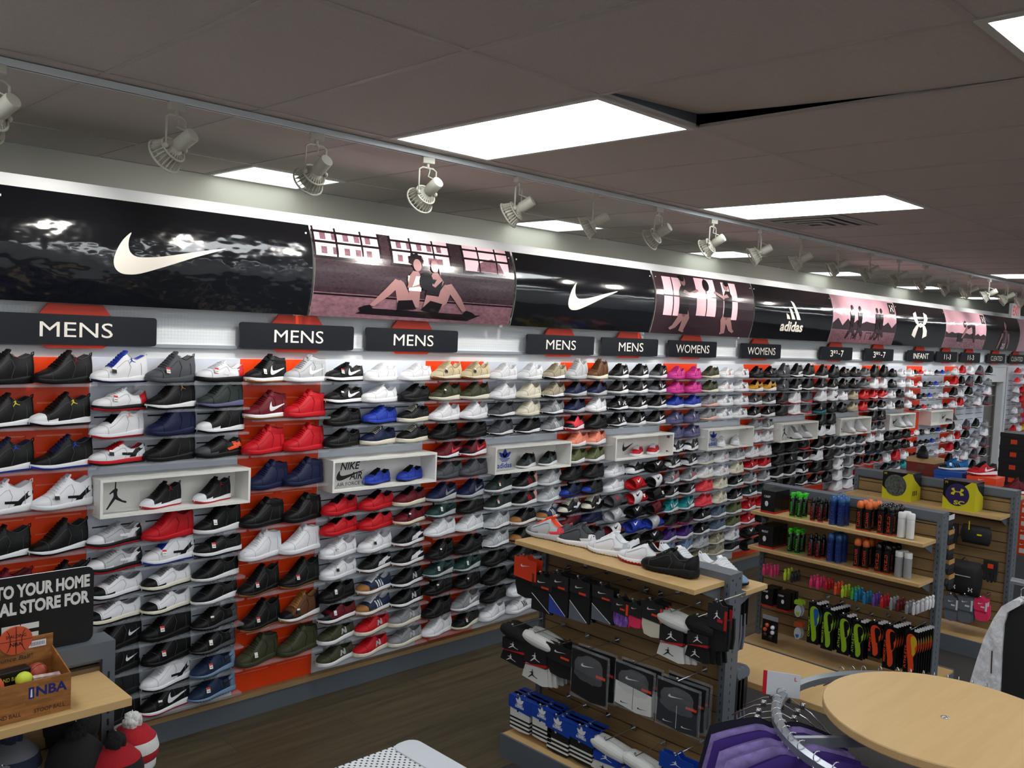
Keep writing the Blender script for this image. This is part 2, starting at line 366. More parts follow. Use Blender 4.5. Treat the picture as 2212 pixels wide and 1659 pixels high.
# slatwall panels
M_or=mat('slatwall_orange',(255,72,18),.35);M_wh=mat('slatwall_white',(222,228,238),.35)
M_slo=mat('slot_highlight_peach',(255,150,110),.3);M_sld=mat('slot_insert_dark',(40,42,48),.5)  # peach puts the metal strips' highlight into the slot colour
SEC=[]  # (x0,x1,kind)
x=-PW
for k in range(-1,13):
    SEC.append((k*PW+WW-PW+0*WO,k*PW+0.0,'o')) ; SEC.append((k*PW,k*PW+WW,'w'))
SEC=[s for s in SEC if s[0]>-2.1]
def sec(i):
    "section i: even = orange, odd = white; 0 is the leftmost orange one"
    k=i//2
    return (k*PW-WO,k*PW) if i%2==0 else (k*PW,k*PW+WW)
def slatpanel(x0,x1,z0,z1,cols,first=.2,pitch=.0725):
    m=MB();zs=[z0];L=x1-x0
    z=z1-first
    rows=[]
    while z>z0+.03: rows.append(z);z-=pitch
    rows=rows[::-1];hh=.004;prev=z0
    for z in rows:
        m.box(x0,-.012,prev,x1,.006,z-hh,0)
        xs=[x0]
        for c_ in range(cols):
            a=x0+L*(c_+.09)/cols;b_=x0+L*(c_+.91)/cols
            m.box(xs[-1],-.012,z-hh,a,.006,z+hh,0)
            m.box(a,-.004,z-hh,b_,.006,z+hh,1)
            xs.append(b_)
        m.box(xs[-1],-.012,z-hh,x1,.006,z+hh,0)
        prev=z+hh
    m.box(x0,-.012,prev,x1,.006,z1,0)
    return m
SN={}
for i in range(-1,31):
    x0,x1=sec(i);orange=i%2==0
    if i>=20:
        x0+=.86;x1+=.86
    if i==19: x1=12.0
    if i==20: continue
    if x1>XE: continue
    col='orange' if orange else 'white'
    SN[i]=(x0,x1)
    n=(i//2) if orange else (i+1)//2-1
    ordi=ordn[n] if n>=0 else 'edge'
    if i<0: lab='white slatwall panel cut off by the left edge of the photo'
    elif i>=20: lab='%s slatwall panel beyond the grey door, number %s from the door'%(col,ordn[(i-21)//1 if i>=21 else 0])
    else: lab='glossy %s slatwall panel, %s %s one from the left'%(col,ordi,col)
    o=slatpanel(x0+.001,x1-.001,ZB,ZT,2 if orange else 3).build('slatwall_panel',[M_or if orange else M_wh,M_slo if orange else M_sld])
    tag(o,lab,'slatwall panel','orange and white slatwall panels')
# ---------------- track and track heads ----------------
YT=-.79
m=MB().box(-3.5,YT-.018,ZC-.0234,13.8,YT+.018,ZC,0)
m.box(-3.5,YT-.006,ZC-.0235,13.8,YT+.006,ZC-.0215,1)
o=m.build('light_track',[mat('track_white',(232,238,242),.4),mat('track_slot',(70,74,80),.6)]);tag(o,'long white lighting track fixed along the ceiling','light track')
M_lamp=mat('lamp_cream_metal',(206,202,188),.45);M_lens=mat('lamp_lens',(255,244,220),.2,emit=6)
hx=[-3.05,-2.43,-1.81,-1.19,-.59]+[.03+.622*k for k in range(19)]
def spot_light(par,p,aim,W_):
    ld=bpy.data.lights.new('spot','SPOT');ld.energy=W_;ld.spot_size=math.radians(96);ld.spot_blend=.9;ld.shadow_soft_size=.045;ld.color=(1,.95,.88)
    lo=bpy.data.objects.new('lamp_light',ld);COL.objects.link(lo);lo.parent=par
    lo.location=p;lo.rotation_euler=Vector(aim).to_track_quat('-Z','Y').to_euler();return lo
# a head: adapter on the track, yoke, bell with fins, ring and driver cylinder
aim=np.array([-.3,.80,-.50]);aim/=np.linalg.norm(aim)
t=thing('track_spotlight','x','light',(hx[0],YT,ZC-.0235),0,'track spotlights along the ceiling track')
MB().box(-.03,-.016,-.03,.03,.016,0).build('adapter',M_lamp,t,bevel=.003)
side=np.cross(aim,(0,0,1.));side/=np.linalg.norm(side);cen=np.array([0,0,-.17])
y_=MB();a=cen+side*.052;b=cen-side*.052
y_.tube([a,a+(0,0,.11),a+(0,0,.12)-side*.02,b+(0,0,.12)+side*.02,b+(0,0,.11),b],.0045,6)
y_.lathe([(.008,0),(.008,.03)],(0,0,-.055),8);y_.lathe([(.011,-.004),(.011,.006)],a,8,axis=side);y_.lathe([(.011,-.004),(.011,.006)],b,8,axis=-side)
y_.build('yoke',M_lamp,t,True)
o=MB().lathe([(0,-.095),(.027,-.095),(.029,-.09),(.029,-.02),(.022,-.01),(.03,.0),(.034,.02)],cen,20,axis=aim).build('driver_housing',M_lamp,t);sm(o)
bl=MB();u=np.cross(aim,side)
for k in range(22):
    an=2*PI*k/22;d=math.cos(an)*side+math.sin(an)*u;tn=-math.sin(an)*side+math.cos(an)*u
    p=[cen+aim*.0+d*.028,cen+aim*.012+d*.05,cen+aim*.062+d*.07,cen+aim*.055+d*.052,cen+aim*.02+d*.03]
    for s_ in (-1,1): bl.add([q+tn*.0012*s_ for q in p],[(0,1,2,3,4)[::s_]])
    n5=5;bl.add([q+tn*.0012*s_ for s_ in (-1,1) for q in p],[(i,(i+1)%5,(i+1)%5+5,i+5) for i in range(5)])
bl.build('heat_fins',M_lamp,t)
rg=MB()
for rr,hh_ in ((.071,.062),(.052,.012)):
    rg.tube([cen+aim*hh_+rr*(math.cos(2*PI*k/26)*side+math.sin(2*PI*k/26)*u) for k in range(26)],.0045,6,closed=True)
rg.lathe([(.028,.01),(.048,.05),(.05,.056)],cen,20,axis=aim)
o=rg.build('bell',M_lamp,t,True)
MB().lathe([(0,.05),(.046,.05)],cen,20,axis=aim).build('lens',M_lens,t)
cbl=MB().tube([(0,0,-.03),(.012,.004,-.06),(.004,0,-.09),tuple(cen-aim*.06+np.array([0,0,.03]))],.003,6).build('cable',M_lamp,t,True)
spot_light(t,tuple(cen+aim*.075),tuple(aim),SPOT_W)
t['label']='cream track spotlight out of frame at the left end, first on the track'
T0=t
rr_=random.Random(3)
for k,x in enumerate(hx):
    n=k-5
    if n<0: lab='cream finned track spotlight out of frame, number %s before the photo edge'%ordn[-n-1]
    else: lab='cream finned track spotlight, %s in view from the left along the track'%ordn[n]
    if k==0: T0['label']=lab;continue
    c_=copy_tree(T0,label=lab);c_.location=(x,YT,ZC-.0235);c_.rotation_euler=(0,0,rr_.uniform(-.35,.35) if n!=3 else .1)
# exit sign hanging at the far end
P=at(2192,672,0,12.2)
t=thing('exit_sign','small white exit sign with red letters hanging at the far end','sign',(float(P[0]),float(P[1]),float(P[2])),math.radians(-4))
MB().box(-.15,-.02,-.1,.15,.02,.1).build('housing',M_white,t)
v,f=text2d('EXIT',.24,.13,.02);MB().add([(p[0]-.12,-.022,p[1]-.065) for p in v],f).build('letters',mat('exit_red',(214,70,70),.5,emit=.35),t)
MB().box(-.012,-.012,.1,.012,.012,.3).build('stem',M_white,t)
# ---------------- section signs ----------------
M_sign=mat('sign_black_gloss',(14,16,24),.2);M_sgt=mat('sign_letter_cream',(238,232,222),.5);M_oct=mat('sign_back_orange',(255,66,28),.35)
def rrect(x0,z0,x1,z1,r,n=4):
    p=[]
    for cx,cz,a in ((x1-r,z0+r,-PI/2),(x1-r,z1-r,0),(x0+r,z1-r,PI/2),(x0+r,z0+r,PI)):
        p+=[(cx+r*math.cos(a+PI/2*k/n),cz+r*math.sin(a+PI/2*k/n)) for k in range(n+1)]
    return p
signs=[('MENS',0-30,338,85,243),('MENS',518,764,592,698),('MENS',791,989,850,936),('MENS',1140,1284,1180,1244),('MENS',1301,1422,1337,1390),('WOMENS',1446,1549,1461,1533),('WOMENS',1604,1688,1616,1676),('3¹⁄₂-7',1777,1843,1795,1824),('3¹⁄₂-7',1872,1932,1888,1915),('INFANT',1965,2019,1975,2008),('11-3',2027,2070,2042,2056),('11-3',2080,2120,2093,2106),('CLEATED',2138,2174,2143,2168),('CLEATED',2185,2220,2187,2212)]
smap={'MENS':'MENS','WOMENS':'WOMENS','INFANT':'INFANT','11-3':'11-3','CLEATED':'CLEATED'}
seen={}
YS=-.055
for s,xa,xb,ta,tb in signs:
    X0,X1=at(xa,720,1,YS)[0],at(xb,740,1,YS)[0]
    if xa<0: X0=X1-.84
    zc_=2.0;hh=.066
    Xc=(at(ta,740,1,YS)[0]+at(tb,740,1,YS)[0])/2;tw=at(tb,740,1,YS)[0]-at(ta,740,1,YS)[0]
    seen[s]=seen.get(s,0)+1
    nm=s.replace('3¹⁄₂-7','3 1/2 - 7')
    tot=sum(q[0]==s for q in signs)
    lab='black hanging sign reading %s'%nm+(', %s of that wording from the left'%ordn[seen[s]-1] if tot>1 else ', under the far dark banner')
    t=thing('section_sign',lab,'sign',((X0+X1)/2,YS,zc_),0,'section signs above the shoe wall')
    L=(X1-X0)/2;cx=Xc-(X0+X1)/2
    fn=lambda u,v,w:(u,w,v)
    MB().prism(rrect(-L,-hh,L,hh,.014),fn,.012).build('board',M_sign,t)
    a,b_=.16,.098
    oc=[(cx-a*.72,-b_+.016),(cx+a*.72,-b_+.016),(cx+a,-b_+.045),(cx+a,b_-.045),(cx+a*.72,b_+.014),(cx-a*.72,b_+.014),(cx-a,b_-.045),(cx-a,-b_+.045)]
    MB().prism(oc,lambda u,v,w:(u,.016+w,v),.01).build('backing_plate',M_oct,t)
    MB().box(cx-.02,.026,-.03,cx+.02,-YS-.004,.03).build('bracket',M_white,t)
    lt=MB()
    if s[0]=='3':
        for tx,px,pz,w_,h_ in (('3',-.5,-.5,.2,1.),('1',-.26,.02,.07,.48),('/',-.18,.0,.1,.5),('2',-.08,-.0,.12,.48),('-',.1,-.12,.12,.12),('7',.28,-.5,.2,1.)):
            v,f=text2d(tx,w_*tw,h_*.066,.015);lt.add([(p[0]+cx+px*tw,-.0015,p[1]+pz*.066) for p in v],f)
    else:
        v,f=text2d(s,tw,.066,0);lt.add([(p[0]+cx-tw/2,-.0015,p[1]-.033) for p in v],f)
    lt.build('letters',M_sgt,t)
# ---------------- curved banners above the signs ----------------
ZB0,ZB1=2.115,2.585
def by(v):  # v 0 bottom..1 top
    return -(.105+.042*math.sin(PI*min(1,max(0,v))))+.05*max(0,v-.6)**2*2
def cmap(polys_vf,m,X0,slot,off=.002,X1=None):
    "2D triangles (u in m, v 0..1) laid on the curved banner face"
    for v,f in polys_vf:
        b=bmesh.new();vs=[b.verts.new((p[0],p[1],0)) for p in v]
        for t_ in f:
            try:b.faces.new([vs[i] for i in t_])
            except ValueError:pass
        for k in range(1,24):
            bmesh.ops.bisect_plane(b,geom=b.verts[:]+b.edges[:]+b.faces[:],plane_co=(0,k/24,0),plane_no=(0,1,0))
        b.verts.index_update()
        m.add([(X0+q.co.x,by(q.co.y)-off,ZB0+q.co.y*(ZB1-ZB0)) for q in b.verts],[tuple(x_.index for x_ in fc.verts) for fc in b.faces],slot);b.free()
def P2(poly): return (poly,tess(poly))
M_bk=mat('banner_black_gloss',(13,15,20),.13,coat=.5,bump=((3.2,3.2,5.5),.55,.035))
M_bk2=mat('banner_black_smooth',(13,15,20),.1,coat=.5,bump=((2,2,3),.16,.02))
M_pk=mat('banner_pink_gloss',(226,176,190),.16,coat=.5,bump=((5,5,8),.25,.02),noise=((3,3,3),.12))
M_pk2=mat('banner_print_light_pink',(240,200,210),.16,coat=.5);M_pd=mat('banner_print_dark',(52,38,44),.18,coat=.5,noise=((40,40,90),.25));M_pm=mat('banner_print_mid',(122,88,98),.18,coat=.5,noise=((30,30,60),.3))
M_ps=mat('banner_print_skin',(150,112,112),.2,coat=.4);M_pkk=mat('banner_print_black',(22,18,22),.18,coat=.5);M_cream=mat('banner_cream',(236,230,220),.25,coat=.3)
M_edge=mat('banner_edge',(206,204,198),.5)
PMATS=[M_pk,M_pk2,M_pd,M_pm,M_ps,M_pkk,M_cream]
def rect(u0,v0,u1,v1): return ([(u0,v0),(u1,v0),(u1,v1),(u0,v1)],[(0,1,2,3)])
def limb(pts,r):
    "tapered outline around a polyline"
    P=[np.array(p,float) for p in pts];L=[];R=[]
    for i,p in enumerate(P):
        t_=(P[min(i+1,len(P)-1)]-P[max(i-1,0)]);t_/=np.linalg.norm(t_)+1e-9;n_=np.array([-t_[1],t_[0]]);q=r[i] if hasattr(r,'__len__') else r
        L.append(tuple(p+n_*q));R.append(tuple(p-n_*q))
    return P2(L+R[::-1])
BAN=[(-1.93,-.44),(-.42,1.055),(1.07,2.53),(2.55,4.02),(4.04,5.46),(5.475,6.95),(6.96,8.48),(8.49,9.97),(9.98,11.43),(11.44,12.88),(12.9,14.35)]
BL=['black banner out of frame to the left','large glossy black banner with the biggest white swoosh','pink photo banner of two seated women with a medicine ball','glossy black banner with the smaller white swoosh','pink photo banner of two men throwing a ball','black banner with white three-bar mountain logo','pink photo banner of people running over hurdles','black banner with white crossed arcs logo','pink photo banner of a person bending over a box','dark banner showing a basketball player','pink banner cut off by the right edge']
H_=ZB1-ZB0
for k,(X0,X1) in enumerate(BAN):
    L=X1-X0;black=k in (0,1,3,5,7,9)
    t=thing('wall_banner',BL[k],'banner',(0,0,0),0,'curved banners above the section signs')
    m=MB();nu,nv=2,24
    v=[(X0+L*i/nu,by(j/nv),ZB0+H_*j/nv) for i in range(nu+1) for j in range(nv+1)]
    f=[(i*(nv+1)+j,(i+1)*(nv+1)+j,(i+1)*(nv+1)+j+1,i*(nv+1)+j+1) for i in range(nu) for j in range(nv)]
    m.add(v,f,0);m.add([(a,b_+.004,c_) for a,b_,c_ in v],[q[::-1] for q in f],1)
    for X in (X0,X1):
        vv=[(X,by(j/nv)+d,ZB0+H_*j/nv) for j in range(nv+1) for d in (0,.004)]
        m.add(vv,[(2*j,2*j+1,2*j+3,2*j+2) for j in range(nv)],1)
    o=m.build('panel',[(M_bk if k<2 else M_bk2) if black else M_pk,M_edge],t)
    for p_ in o.data.polygons:p_.use_smooth=True
    # ribs holding the panel off the wall
    rb=MB()
    for X in (X0+.02,X1-.03):
        for z in (ZB0+.03,ZB1-.06): rb.box(X,by((z-ZB0)/H_)+.004,z,X+.01,-.002,z+.02)
    rb.build('standoff',M_edge,t)
    if k==1: cmap([P2([(.465+p[0]*.53,.30+p[1]*.40) for p in catmull(SWOOSH,3)])],mm:=MB(),X0,0);mm.build('swoosh_logo',M_cream,t)
    if k==3: cmap([P2([(.50+p[0]*.53,.27+p[1]*.40) for p in catmull(SWOOSH,3)])],mm:=MB(),X0,0);mm.build('swoosh_logo',M_cream,t)
    if k==5:
        mm=MB();cmap([P2([(.55+p[0]*.30,.40+p[1]*.38) for p in b_]) for b_ in BARS],mm,X0,0)
        v,f=text2d('adidas',.42,.20,.03);cmap([([(p[0]+.48,p[1]+.16) for p in v],f)],mm,X0,0);mm.build('three_bar_logo',M_cream,t)
    if k==7:
        mm=MB();cmap([P2([(.45+p[0]*.46,.2+p[1]*.64) for p in u_]) for u_ in UA],mm,X0,0);mm.build('arc_logo',M_cream,t)
    if k==2: # gym photo: windows, brick, two seated women, floor
        mm=MB();cmap([rect(0,.0,L,.27)],mm,X0,3,.0015);cmap([rect(0,.27,L,.62)],mm,X0,2,.0015);cmap([rect(0,.62,L,1)],mm,X0,2,.0015)
        for u0,u1,v0,v1 in ((0,.42,.66,1),(.5,.93,.66,1),(1.04,1.42,.66,1)):
            cmap([rect(u0,v0,u1,v1)],mm,X0,1,.003)
            for q in (.0,.33,.72,1.0): cmap([rect(u0+(u1-u0)*q-.006,v0,u0+(u1-u0)*q+.006,v1)],mm,X0,5,.004)
            for q in (0,.5,.84): cmap([rect(u0-.01,v0+(v1-v0)*q-.012,u1+.01,v0+(v1-v0)*q+.014)],mm,X0,5,.004)
            if u0<1:
                for q in range(5):
                    for vv in (v0+.04,v0+.2): cmap([rect(u0+.04+(u1-u0-.06)*q/5,vv,u0+.075+(u1-u0-.06)*q/5,vv+.08)],mm,X0,3,.0035)
            else: cmap([P2([(u0+.1,v0+.02),(u0+.12,v0+.12),(u0+.18,v0+.17),(u0+.24,v0+.2),(u0+.3,v0+.14),(u0+.33,v0+.02)])],mm,X0,3,.0035)
        cmap([P2([(.28,.05),(.36,.12),(1.2,.11),(1.1,.03)])],mm,X0,5,.003)
        cmap([rect(0,.24,L,.26)],mm,X0,5,.0025)
        mm.build('printed_scene',PMATS,t)
        # two seated women facing each other over a ball
        w_=MB()
        cmap([limb([(.63,.16),(.60,.22),(.545,.44),(.53,.46)],[.05,.055,.035,.03])],w_,X0,4,.005)
        cmap([limb([(.545,.47),(.46,.3),(.375,.15)],[.034,.03,.018])],w_,X0,4,.006)
        cmap([limb([(.30,.10),(.34,.12),(.375,.14)],[.02,.03,.024])],w_,X0,5,.007)
        cmap([limb([(.62,.13),(.60,.24)],[.07,.05])],w_,X0,5,.0075)
        cmap([limb([(.66,.16),(.66,.34),(.655,.5),(.66,.6)],[.045,.04,.055,.02])],w_,X0,4,.0065)
        cmap([limb([(.66,.36),(.655,.54)],[.045,.052])],w_,X0,6,.0072)
        cmap([limb([(.64,.55),(.62,.4),(.70,.44)],[.022,.02,.014])],w_,X0,4,.009)
        cmap([P2([(.672+a_,.675+b_) for a_,b_ in ell(0,0,.03,.075)])],w_,X0,4,.009)
        cmap([P2([(.665+(1+.12*math.cos(9*q))*.052*math.cos(q),.735+(1+.12*math.cos(9*q))*.085*math.sin(q)) for q in np.linspace(0,2*PI,40)[:-1]])],w_,X0,5,.0085)
        w_.build('printed_figure',PMATS,t)
        w_=MB()
        cmap([limb([(.80,.16),(.86,.26),(.905,.44),(.91,.46)],[.05,.055,.035,.03])],w_,X0,4,.005)
        cmap([limb([(.90,.47),(.99,.3),(1.06,.15)],[.034,.03,.018])],w_,X0,4,.006)
        cmap([limb([(1.14,.10),(1.10,.12),(1.06,.14)],[.02,.03,.024])],w_,X0,5,.007)
        cmap([limb([(.79,.12),(.83,.24)],[.07,.05])],w_,X0,5,.0075)
        cmap([limb([(.78,.16),(.79,.36),(.815,.5),(.805,.6)],[.045,.04,.055,.02])],w_,X0,4,.0065)
        cmap([limb([(.79,.32),(.81,.52)],[.05,.052])],w_,X0,5,.0072)
        cmap([limb([(.84,.53),(.80,.44),(.74,.5)],[.022,.02,.014])],w_,X0,4,.009)
        cmap([P2([(.80+a_,.68+b_) for a_,b_ in ell(0,0,.028,.075)])],w_,X0,4,.009)
        cmap([P2([(.81+a_,.72+b_) for a_,b_ in ell(0,0,.036,.065)]),P2([(.83,.72),(.85,.66),(.842,.55),(.834,.62)])],w_,X0,3,.0085)
        w_.build('printed_figure',PMATS,t)
        w_=MB();cmap([P2([(.735+a_,.49+b_) for a_,b_ in ell(0,0,.05,.11)])],w_,X0,5,.0105);w_.build('printed_ball',PMATS,t)
    if k==4:
        mm=MB();cmap([rect(0,.0,L,.3)],mm,X0,2,.0015);cmap([rect(0,.3,L,1)],mm,X0,2,.0016)
        for u0,u1,v0,v1 in ((.1,.34,.3,.93),(.54,.82,.33,.97),(.93,1.15,.3,.95)):
            cmap([rect(u0,v0,u1,v1)],mm,X0,1,.003)
            cmap([rect((u0+u1)/2-.006,v0,(u0+u1)/2+.006,v1)],mm,X0,5,.004);cmap([rect(u0,(v0+v1)/2,u1,(v0+v1)/2+.02)],mm,X0,5,.004)
        cmap([P2([(.69+a_,.86+b_) for a_,b_ in ell(0,0,.045,.1)])],mm,X0,5,.0055)
        mm.build('printed_scene',PMATS,t)
        for bx,d in ((.36,1),(1.0,-1)):
            w_=MB()
            cmap([limb([(bx,.45),(bx-.02*d,.28),(bx-.09*d,.12),(bx-.14*d,.08)],[.05,.045,.03,.02])],w_,X0,4,.005)
            cmap([limb([(bx,.45),(bx+.05*d,.28),(bx+.02*d,.06),(bx+.06*d,.05)],[.05,.045,.03,.02])],w_,X0,4,.005)
            cmap([limb([(bx,.34),(bx,.72),(bx,.8)],[.06,.06,.03])],w_,X0,5,.006)
            cmap([limb([(bx,.72),(bx+.08*d,.68),(bx+.2*d,.76)],[.03,.025,.018])],w_,X0,4,.0065)
            cmap([P2([(bx+.01*d+a_,.89+b_) for a_,b_ in ell(0,0,.035,.085)])],w_,X0,4,.0065);cmap([P2([(bx+a_,.93+b_) for a_,b_ in ell(0,0,.035,.05)])],w_,X0,5,.007)
            w_.build('printed_figure',PMATS,t)
    if k in (6,8):
        mm=MB();cmap([rect(0,.0,L,.28)],mm,X0,3,.0015)
        cmap([P2([(0,.28)]+[(L*q/14,.36+.16*abs(math.sin(q*1.7+k))*(1 if k==6 else .45)) for q in range(15)]+[(L,.28)])],mm,X0,2,.002)
        cmap([rect(L-.17,.72,L-.03,.97)],mm,X0,5,.003)
        cmap([P2([(L-.15+p[0]*.1,.76+p[1]*.17) for p in u_]) for u_ in UA],mm,X0,6,.004)
        mm.build('printed_scene',PMATS,t)
        if k==6:
            for bx in (.42,.6,1.02,1.12):
                w_=MB();cmap([limb([(bx-.08,.1),(bx,.3),(bx,.45)],[.02,.03,.03])],w_,X0,2,.005)
                cmap([limb([(bx+.09,.16),(bx+.04,.28),(bx,.45)],[.02,.03,.03])],w_,X0,2,.005)
                cmap([limb([(bx,.4),(bx+.01,.68)],[.04,.045])],w_,X0,5,.006);cmap([P2([(bx+.01+a_,.76+b_) for a_,b_ in ell(0,0,.025,.06)])],w_,X0,2,.006)
                w_.build('printed_figure',PMATS,t)
            w_=MB()
            for q in range(4):
                u0=.35+q*.22;cmap([rect(u0,.08,u0+.008,.25),rect(u0+.12,.08,u0+.128,.25),rect(u0,.235,u0+.128,.25)],w_,X0,5,.0045)
            w_.build('printed_hurdles',PMATS,t)
        else:
            w_=MB();cmap([limb([(.74,.58),(.95,.66),(1.0,.3),(1.05,.18)],[.05,.07,.04,.02])],w_,X0,2,.005)
            cmap([limb([(.72,.58),(.6,.36),(.56,.28)],[.03,.025,.02])],w_,X0,4,.006);cmap([P2([(.64+a_,.66+b_) for a_,b_ in ell(0,0,.045,.09)])],w_,X0,2,.006)
            cmap([rect(.42,.18,.62,.36)],w_,X0,5,.0055);w_.build('printed_figure',PMATS,t)
    if k==9:
        w_=MB();bx=.78
        cmap([limb([(bx,.0),(bx,.3),(bx,.5),(bx,.62)],[.11,.1,.13,.05])],w_,X0,3,.003)
        cmap([limb([(bx-.06,.0),(bx-.05,.3),(bx-.06,.56)],[.05,.05,.04])],w_,X0,2,.004)
        cmap([limb([(bx-.12,.5),(bx-.19,.25),(bx-.22,.05)],[.04,.035,.03])],w_,X0,4,.004);cmap([limb([(bx+.12,.5),(bx+.19,.25),(bx+.2,.05)],[.04,.035,.03])],w_,X0,4,.004)
        cmap([P2([(bx+a_,.74+b_) for a_,b_ in ell(0,0,.05,.12)])],w_,X0,4,.004)
        v,f=text2d('35',.13,.16,.02);cmap([([(p[0]+bx-.065,p[1]+.05) for p in v],f)],w_,X0,6,.006)
        w_.build('printed_figure',PMATS,t)
# ---------------- shoes ----------------
CC={'k':(13,13,15),'K':(26,27,30),'w':(236,236,240),'c':(232,226,206),'g':(140,140,144),'l':(186,188,192),'G':(78,80,86),'d':(46,56,54),'D':(40,66,66),'r':(196,22,34),'R':(104,16,32),
    'b':(36,62,168),'B':(96,60,34),'n':(22,30,66),'N':(30,46,72),'i':(120,146,176),'I':(92,108,132),'o':(240,84,40),'O':(62,64,44),'v':(96,102,66),'t':(212,196,160),'T':(168,158,136),'p':(244,186,176),
    'P':(214,60,150),'u':(70,36,118),'y':(206,150,36),'Y':(214,190,40),'e':(30,140,146),'m':(164,112,60),'q':(240,150,122),'C':(240,70,84),'V':(94,94,130),'L':(30,110,170),'s':(210,210,214)}
CN={'k':'black','K':'charcoal','w':'white','c':'cream','g':'grey','l':'light grey','G':'dark grey','d':'dark green','D':'dark teal','r':'red','R':'maroon','b':'blue','B':'brown','n':'navy','N':'slate blue','i':'light blue','I':'grey-blue','o':'orange','O':'dark olive','v':'olive','t':'tan','T':'khaki','p':'pale pink','P':'magenta','u':'purple','y':'mustard','Y':'yellow','e':'teal','m':'gum','q':'peach','C':'coral','V':'dusty purple','L':'bright blue','s':'silver'}
def cm(c): return mat('shoe_'+CN[c].replace(' ','_').replace('-','_'),CC[c],.55 if c!='k' else .5,spec=.28)
M_tagw=mat('price_tag_white',(244,242,236),.5);M_tagr=mat('price_tag_red',(220,40,40),.5);M_tagk=mat('price_tag_black',(24,24,24),.5)
LN=.268;HW=.047
def interp(tab,t): return float(np.interp(t,[a for a,b in tab],[b for a,b in tab]))
WT=[(0,.0),(.012,.32),(.04,.55),(.09,.77),(.16,.92),(.26,1.0),(.36,1.0),(.48,.9),(.6,.8),(.75,.78),(.87,.8),(.94,.73),(.98,.5),(1,.12)]
PF={
'a':dict(top=[(0,3.0),(.02,3.9),(.06,4.7),(.12,5.2),(.22,5.7),(.32,6.7),(.42,8.1),(.52,9.4),(.57,9.2),(.62,7.6),(.72,6.3),(.84,6.7),(.94,8.6),(1,8.3)],th=[(0,2.5),(.3,2.3),(1,2.9)],li=[(0,.9),(.12,.2),(.25,0),(1,0)],o=.55),
'm':dict(top=[(0,3.1),(.02,4),(.06,4.8),(.12,5.4),(.22,6.1),(.32,7.6),(.42,9.6),(.52,12.0),(.6,13.6),(.68,13.2),(.8,12.2),(.92,12.4),(1,11.8)],th=[(0,2.6),(.3,2.4),(1,3.0)],li=[(0,.9),(.12,.2),(.25,0),(1,0)],o=.58),
'h':dict(top=[(0,2.8),(.02,3.7),(.06,4.5),(.12,5.0),(.22,5.8),(.32,7.4),(.42,9.8),(.52,12.6),(.58,13.4),(.64,11.6),(.76,10.2),(.88,11.6),(.95,12.6),(1,12.2)],th=[(0,2.3),(.3,2.2),(.6,2.5),(.85,3.4),(1,3.2)],li=[(0,1.1),(.12,.3),(.25,0),(.92,0),(1,.3)],o=.57),
'r':dict(top=[(0,2.9),(.02,3.6),(.06,4.4),(.12,4.9),(.22,5.6),(.32,7.0),(.42,8.7),(.52,10.3),(.57,10.2),(.62,8.4),(.72,6.7),(.84,7.3),(.94,9.6),(1,9.2)],th=[(0,2.2),(.3,2.3),(.6,2.9),(.85,3.9),(1,3.6)],li=[(0,1.5),(.15,.4),(.3,0),(.9,0),(1,.6)],o=.55),
'b':dict(top=[(0,2.6),(.02,3.3),(.06,4.1),(.12,4.6),(.22,5.5),(.32,7.0),(.42,8.8),(.5,10.2),(.56,10.0),(.62,8.3),(.72,6.9),(.84,7.6),(.94,9.9),(1,9.6)],th=[(0,1.9),(.3,2.1),(.6,2.6),(.85,3.2),(1,2.8)],li=[(0,1.4),(.15,.4),(.3,0),(.9,0),(1,.7)],o=.55),
'c':dict(top=[(0,3.0),(.02,3.7),(.06,4.3),(.12,4.6),(.22,5.2),(.32,6.2),(.42,7.5),(.52,8.8),(.57,8.8),(.62,7.2),(.72,6.0),(.84,6.1),(.95,7.2),(1,7.0)],th=[(0,2.6),(.3,2.4),(1,2.6)],li=[(0,.3),(.12,0),(1,0)],o=.55),
}
def sect(K,t):
    p=PF[K];w=HW*interp(WT,t);h=interp(p['top'],t)*.01;b=interp(p['th'],t)*.01+interp(p['li'],t)*.004
    return w,h,b
def uring(K,t):
    "13 points across the upper at station t"
    p=PF[K];w,h,b=sect(K,t);b-=.004;x=-LN/2+LN*t;w*=.96
    op=max(0,min(1,(t-p['o'])/.04))*max(0,min(1,(1.0-t)/.035))
    lean=.0
    thr=max(0,min(1,(t-.25)/.2))
    rim=(.80-.26*thr)
    H=h-b
    out=[]
    lat=[(1.0,0),(1.04,.25),(1.0,.5),(.93-.1*thr,.72),(.55+.12*(1-thr)+.1*op,.93+.06*op)]
    inn=[(.36+.16*op,.985),(.0,1.0)]
    if op>0:
        fl=(b+.006-b)/H if H>0 else 0
        inn=[(.36*(1-op)+.54*op,.985),(0*(1-op)+.0,1.0*(1-op)+max(.15,1-.055/H)*op)]
    pts=[(-a*w,b+c*H) for a,c in lat+inn]
    pts2=pts+[(-y,z) for y,z in pts[:-1][::-1]]
    return [(x,y,z) for y,z in pts2]
TS=[0,.008,.02,.04,.07,.1,.14,.19,.25,.31,.37,.43,.49,.53,.56,.58,.6,.64,.7,.76,.82,.87,.91,.94,.965,.98,.99,1]
def side_y(K,t,z):
    r=uring(K,max(.02,min(.97,t)));zz=[p[2] for p in r[:6]];yy=[p[1] for p in r[:6]]
    return float(np.interp(z,zz,yy))
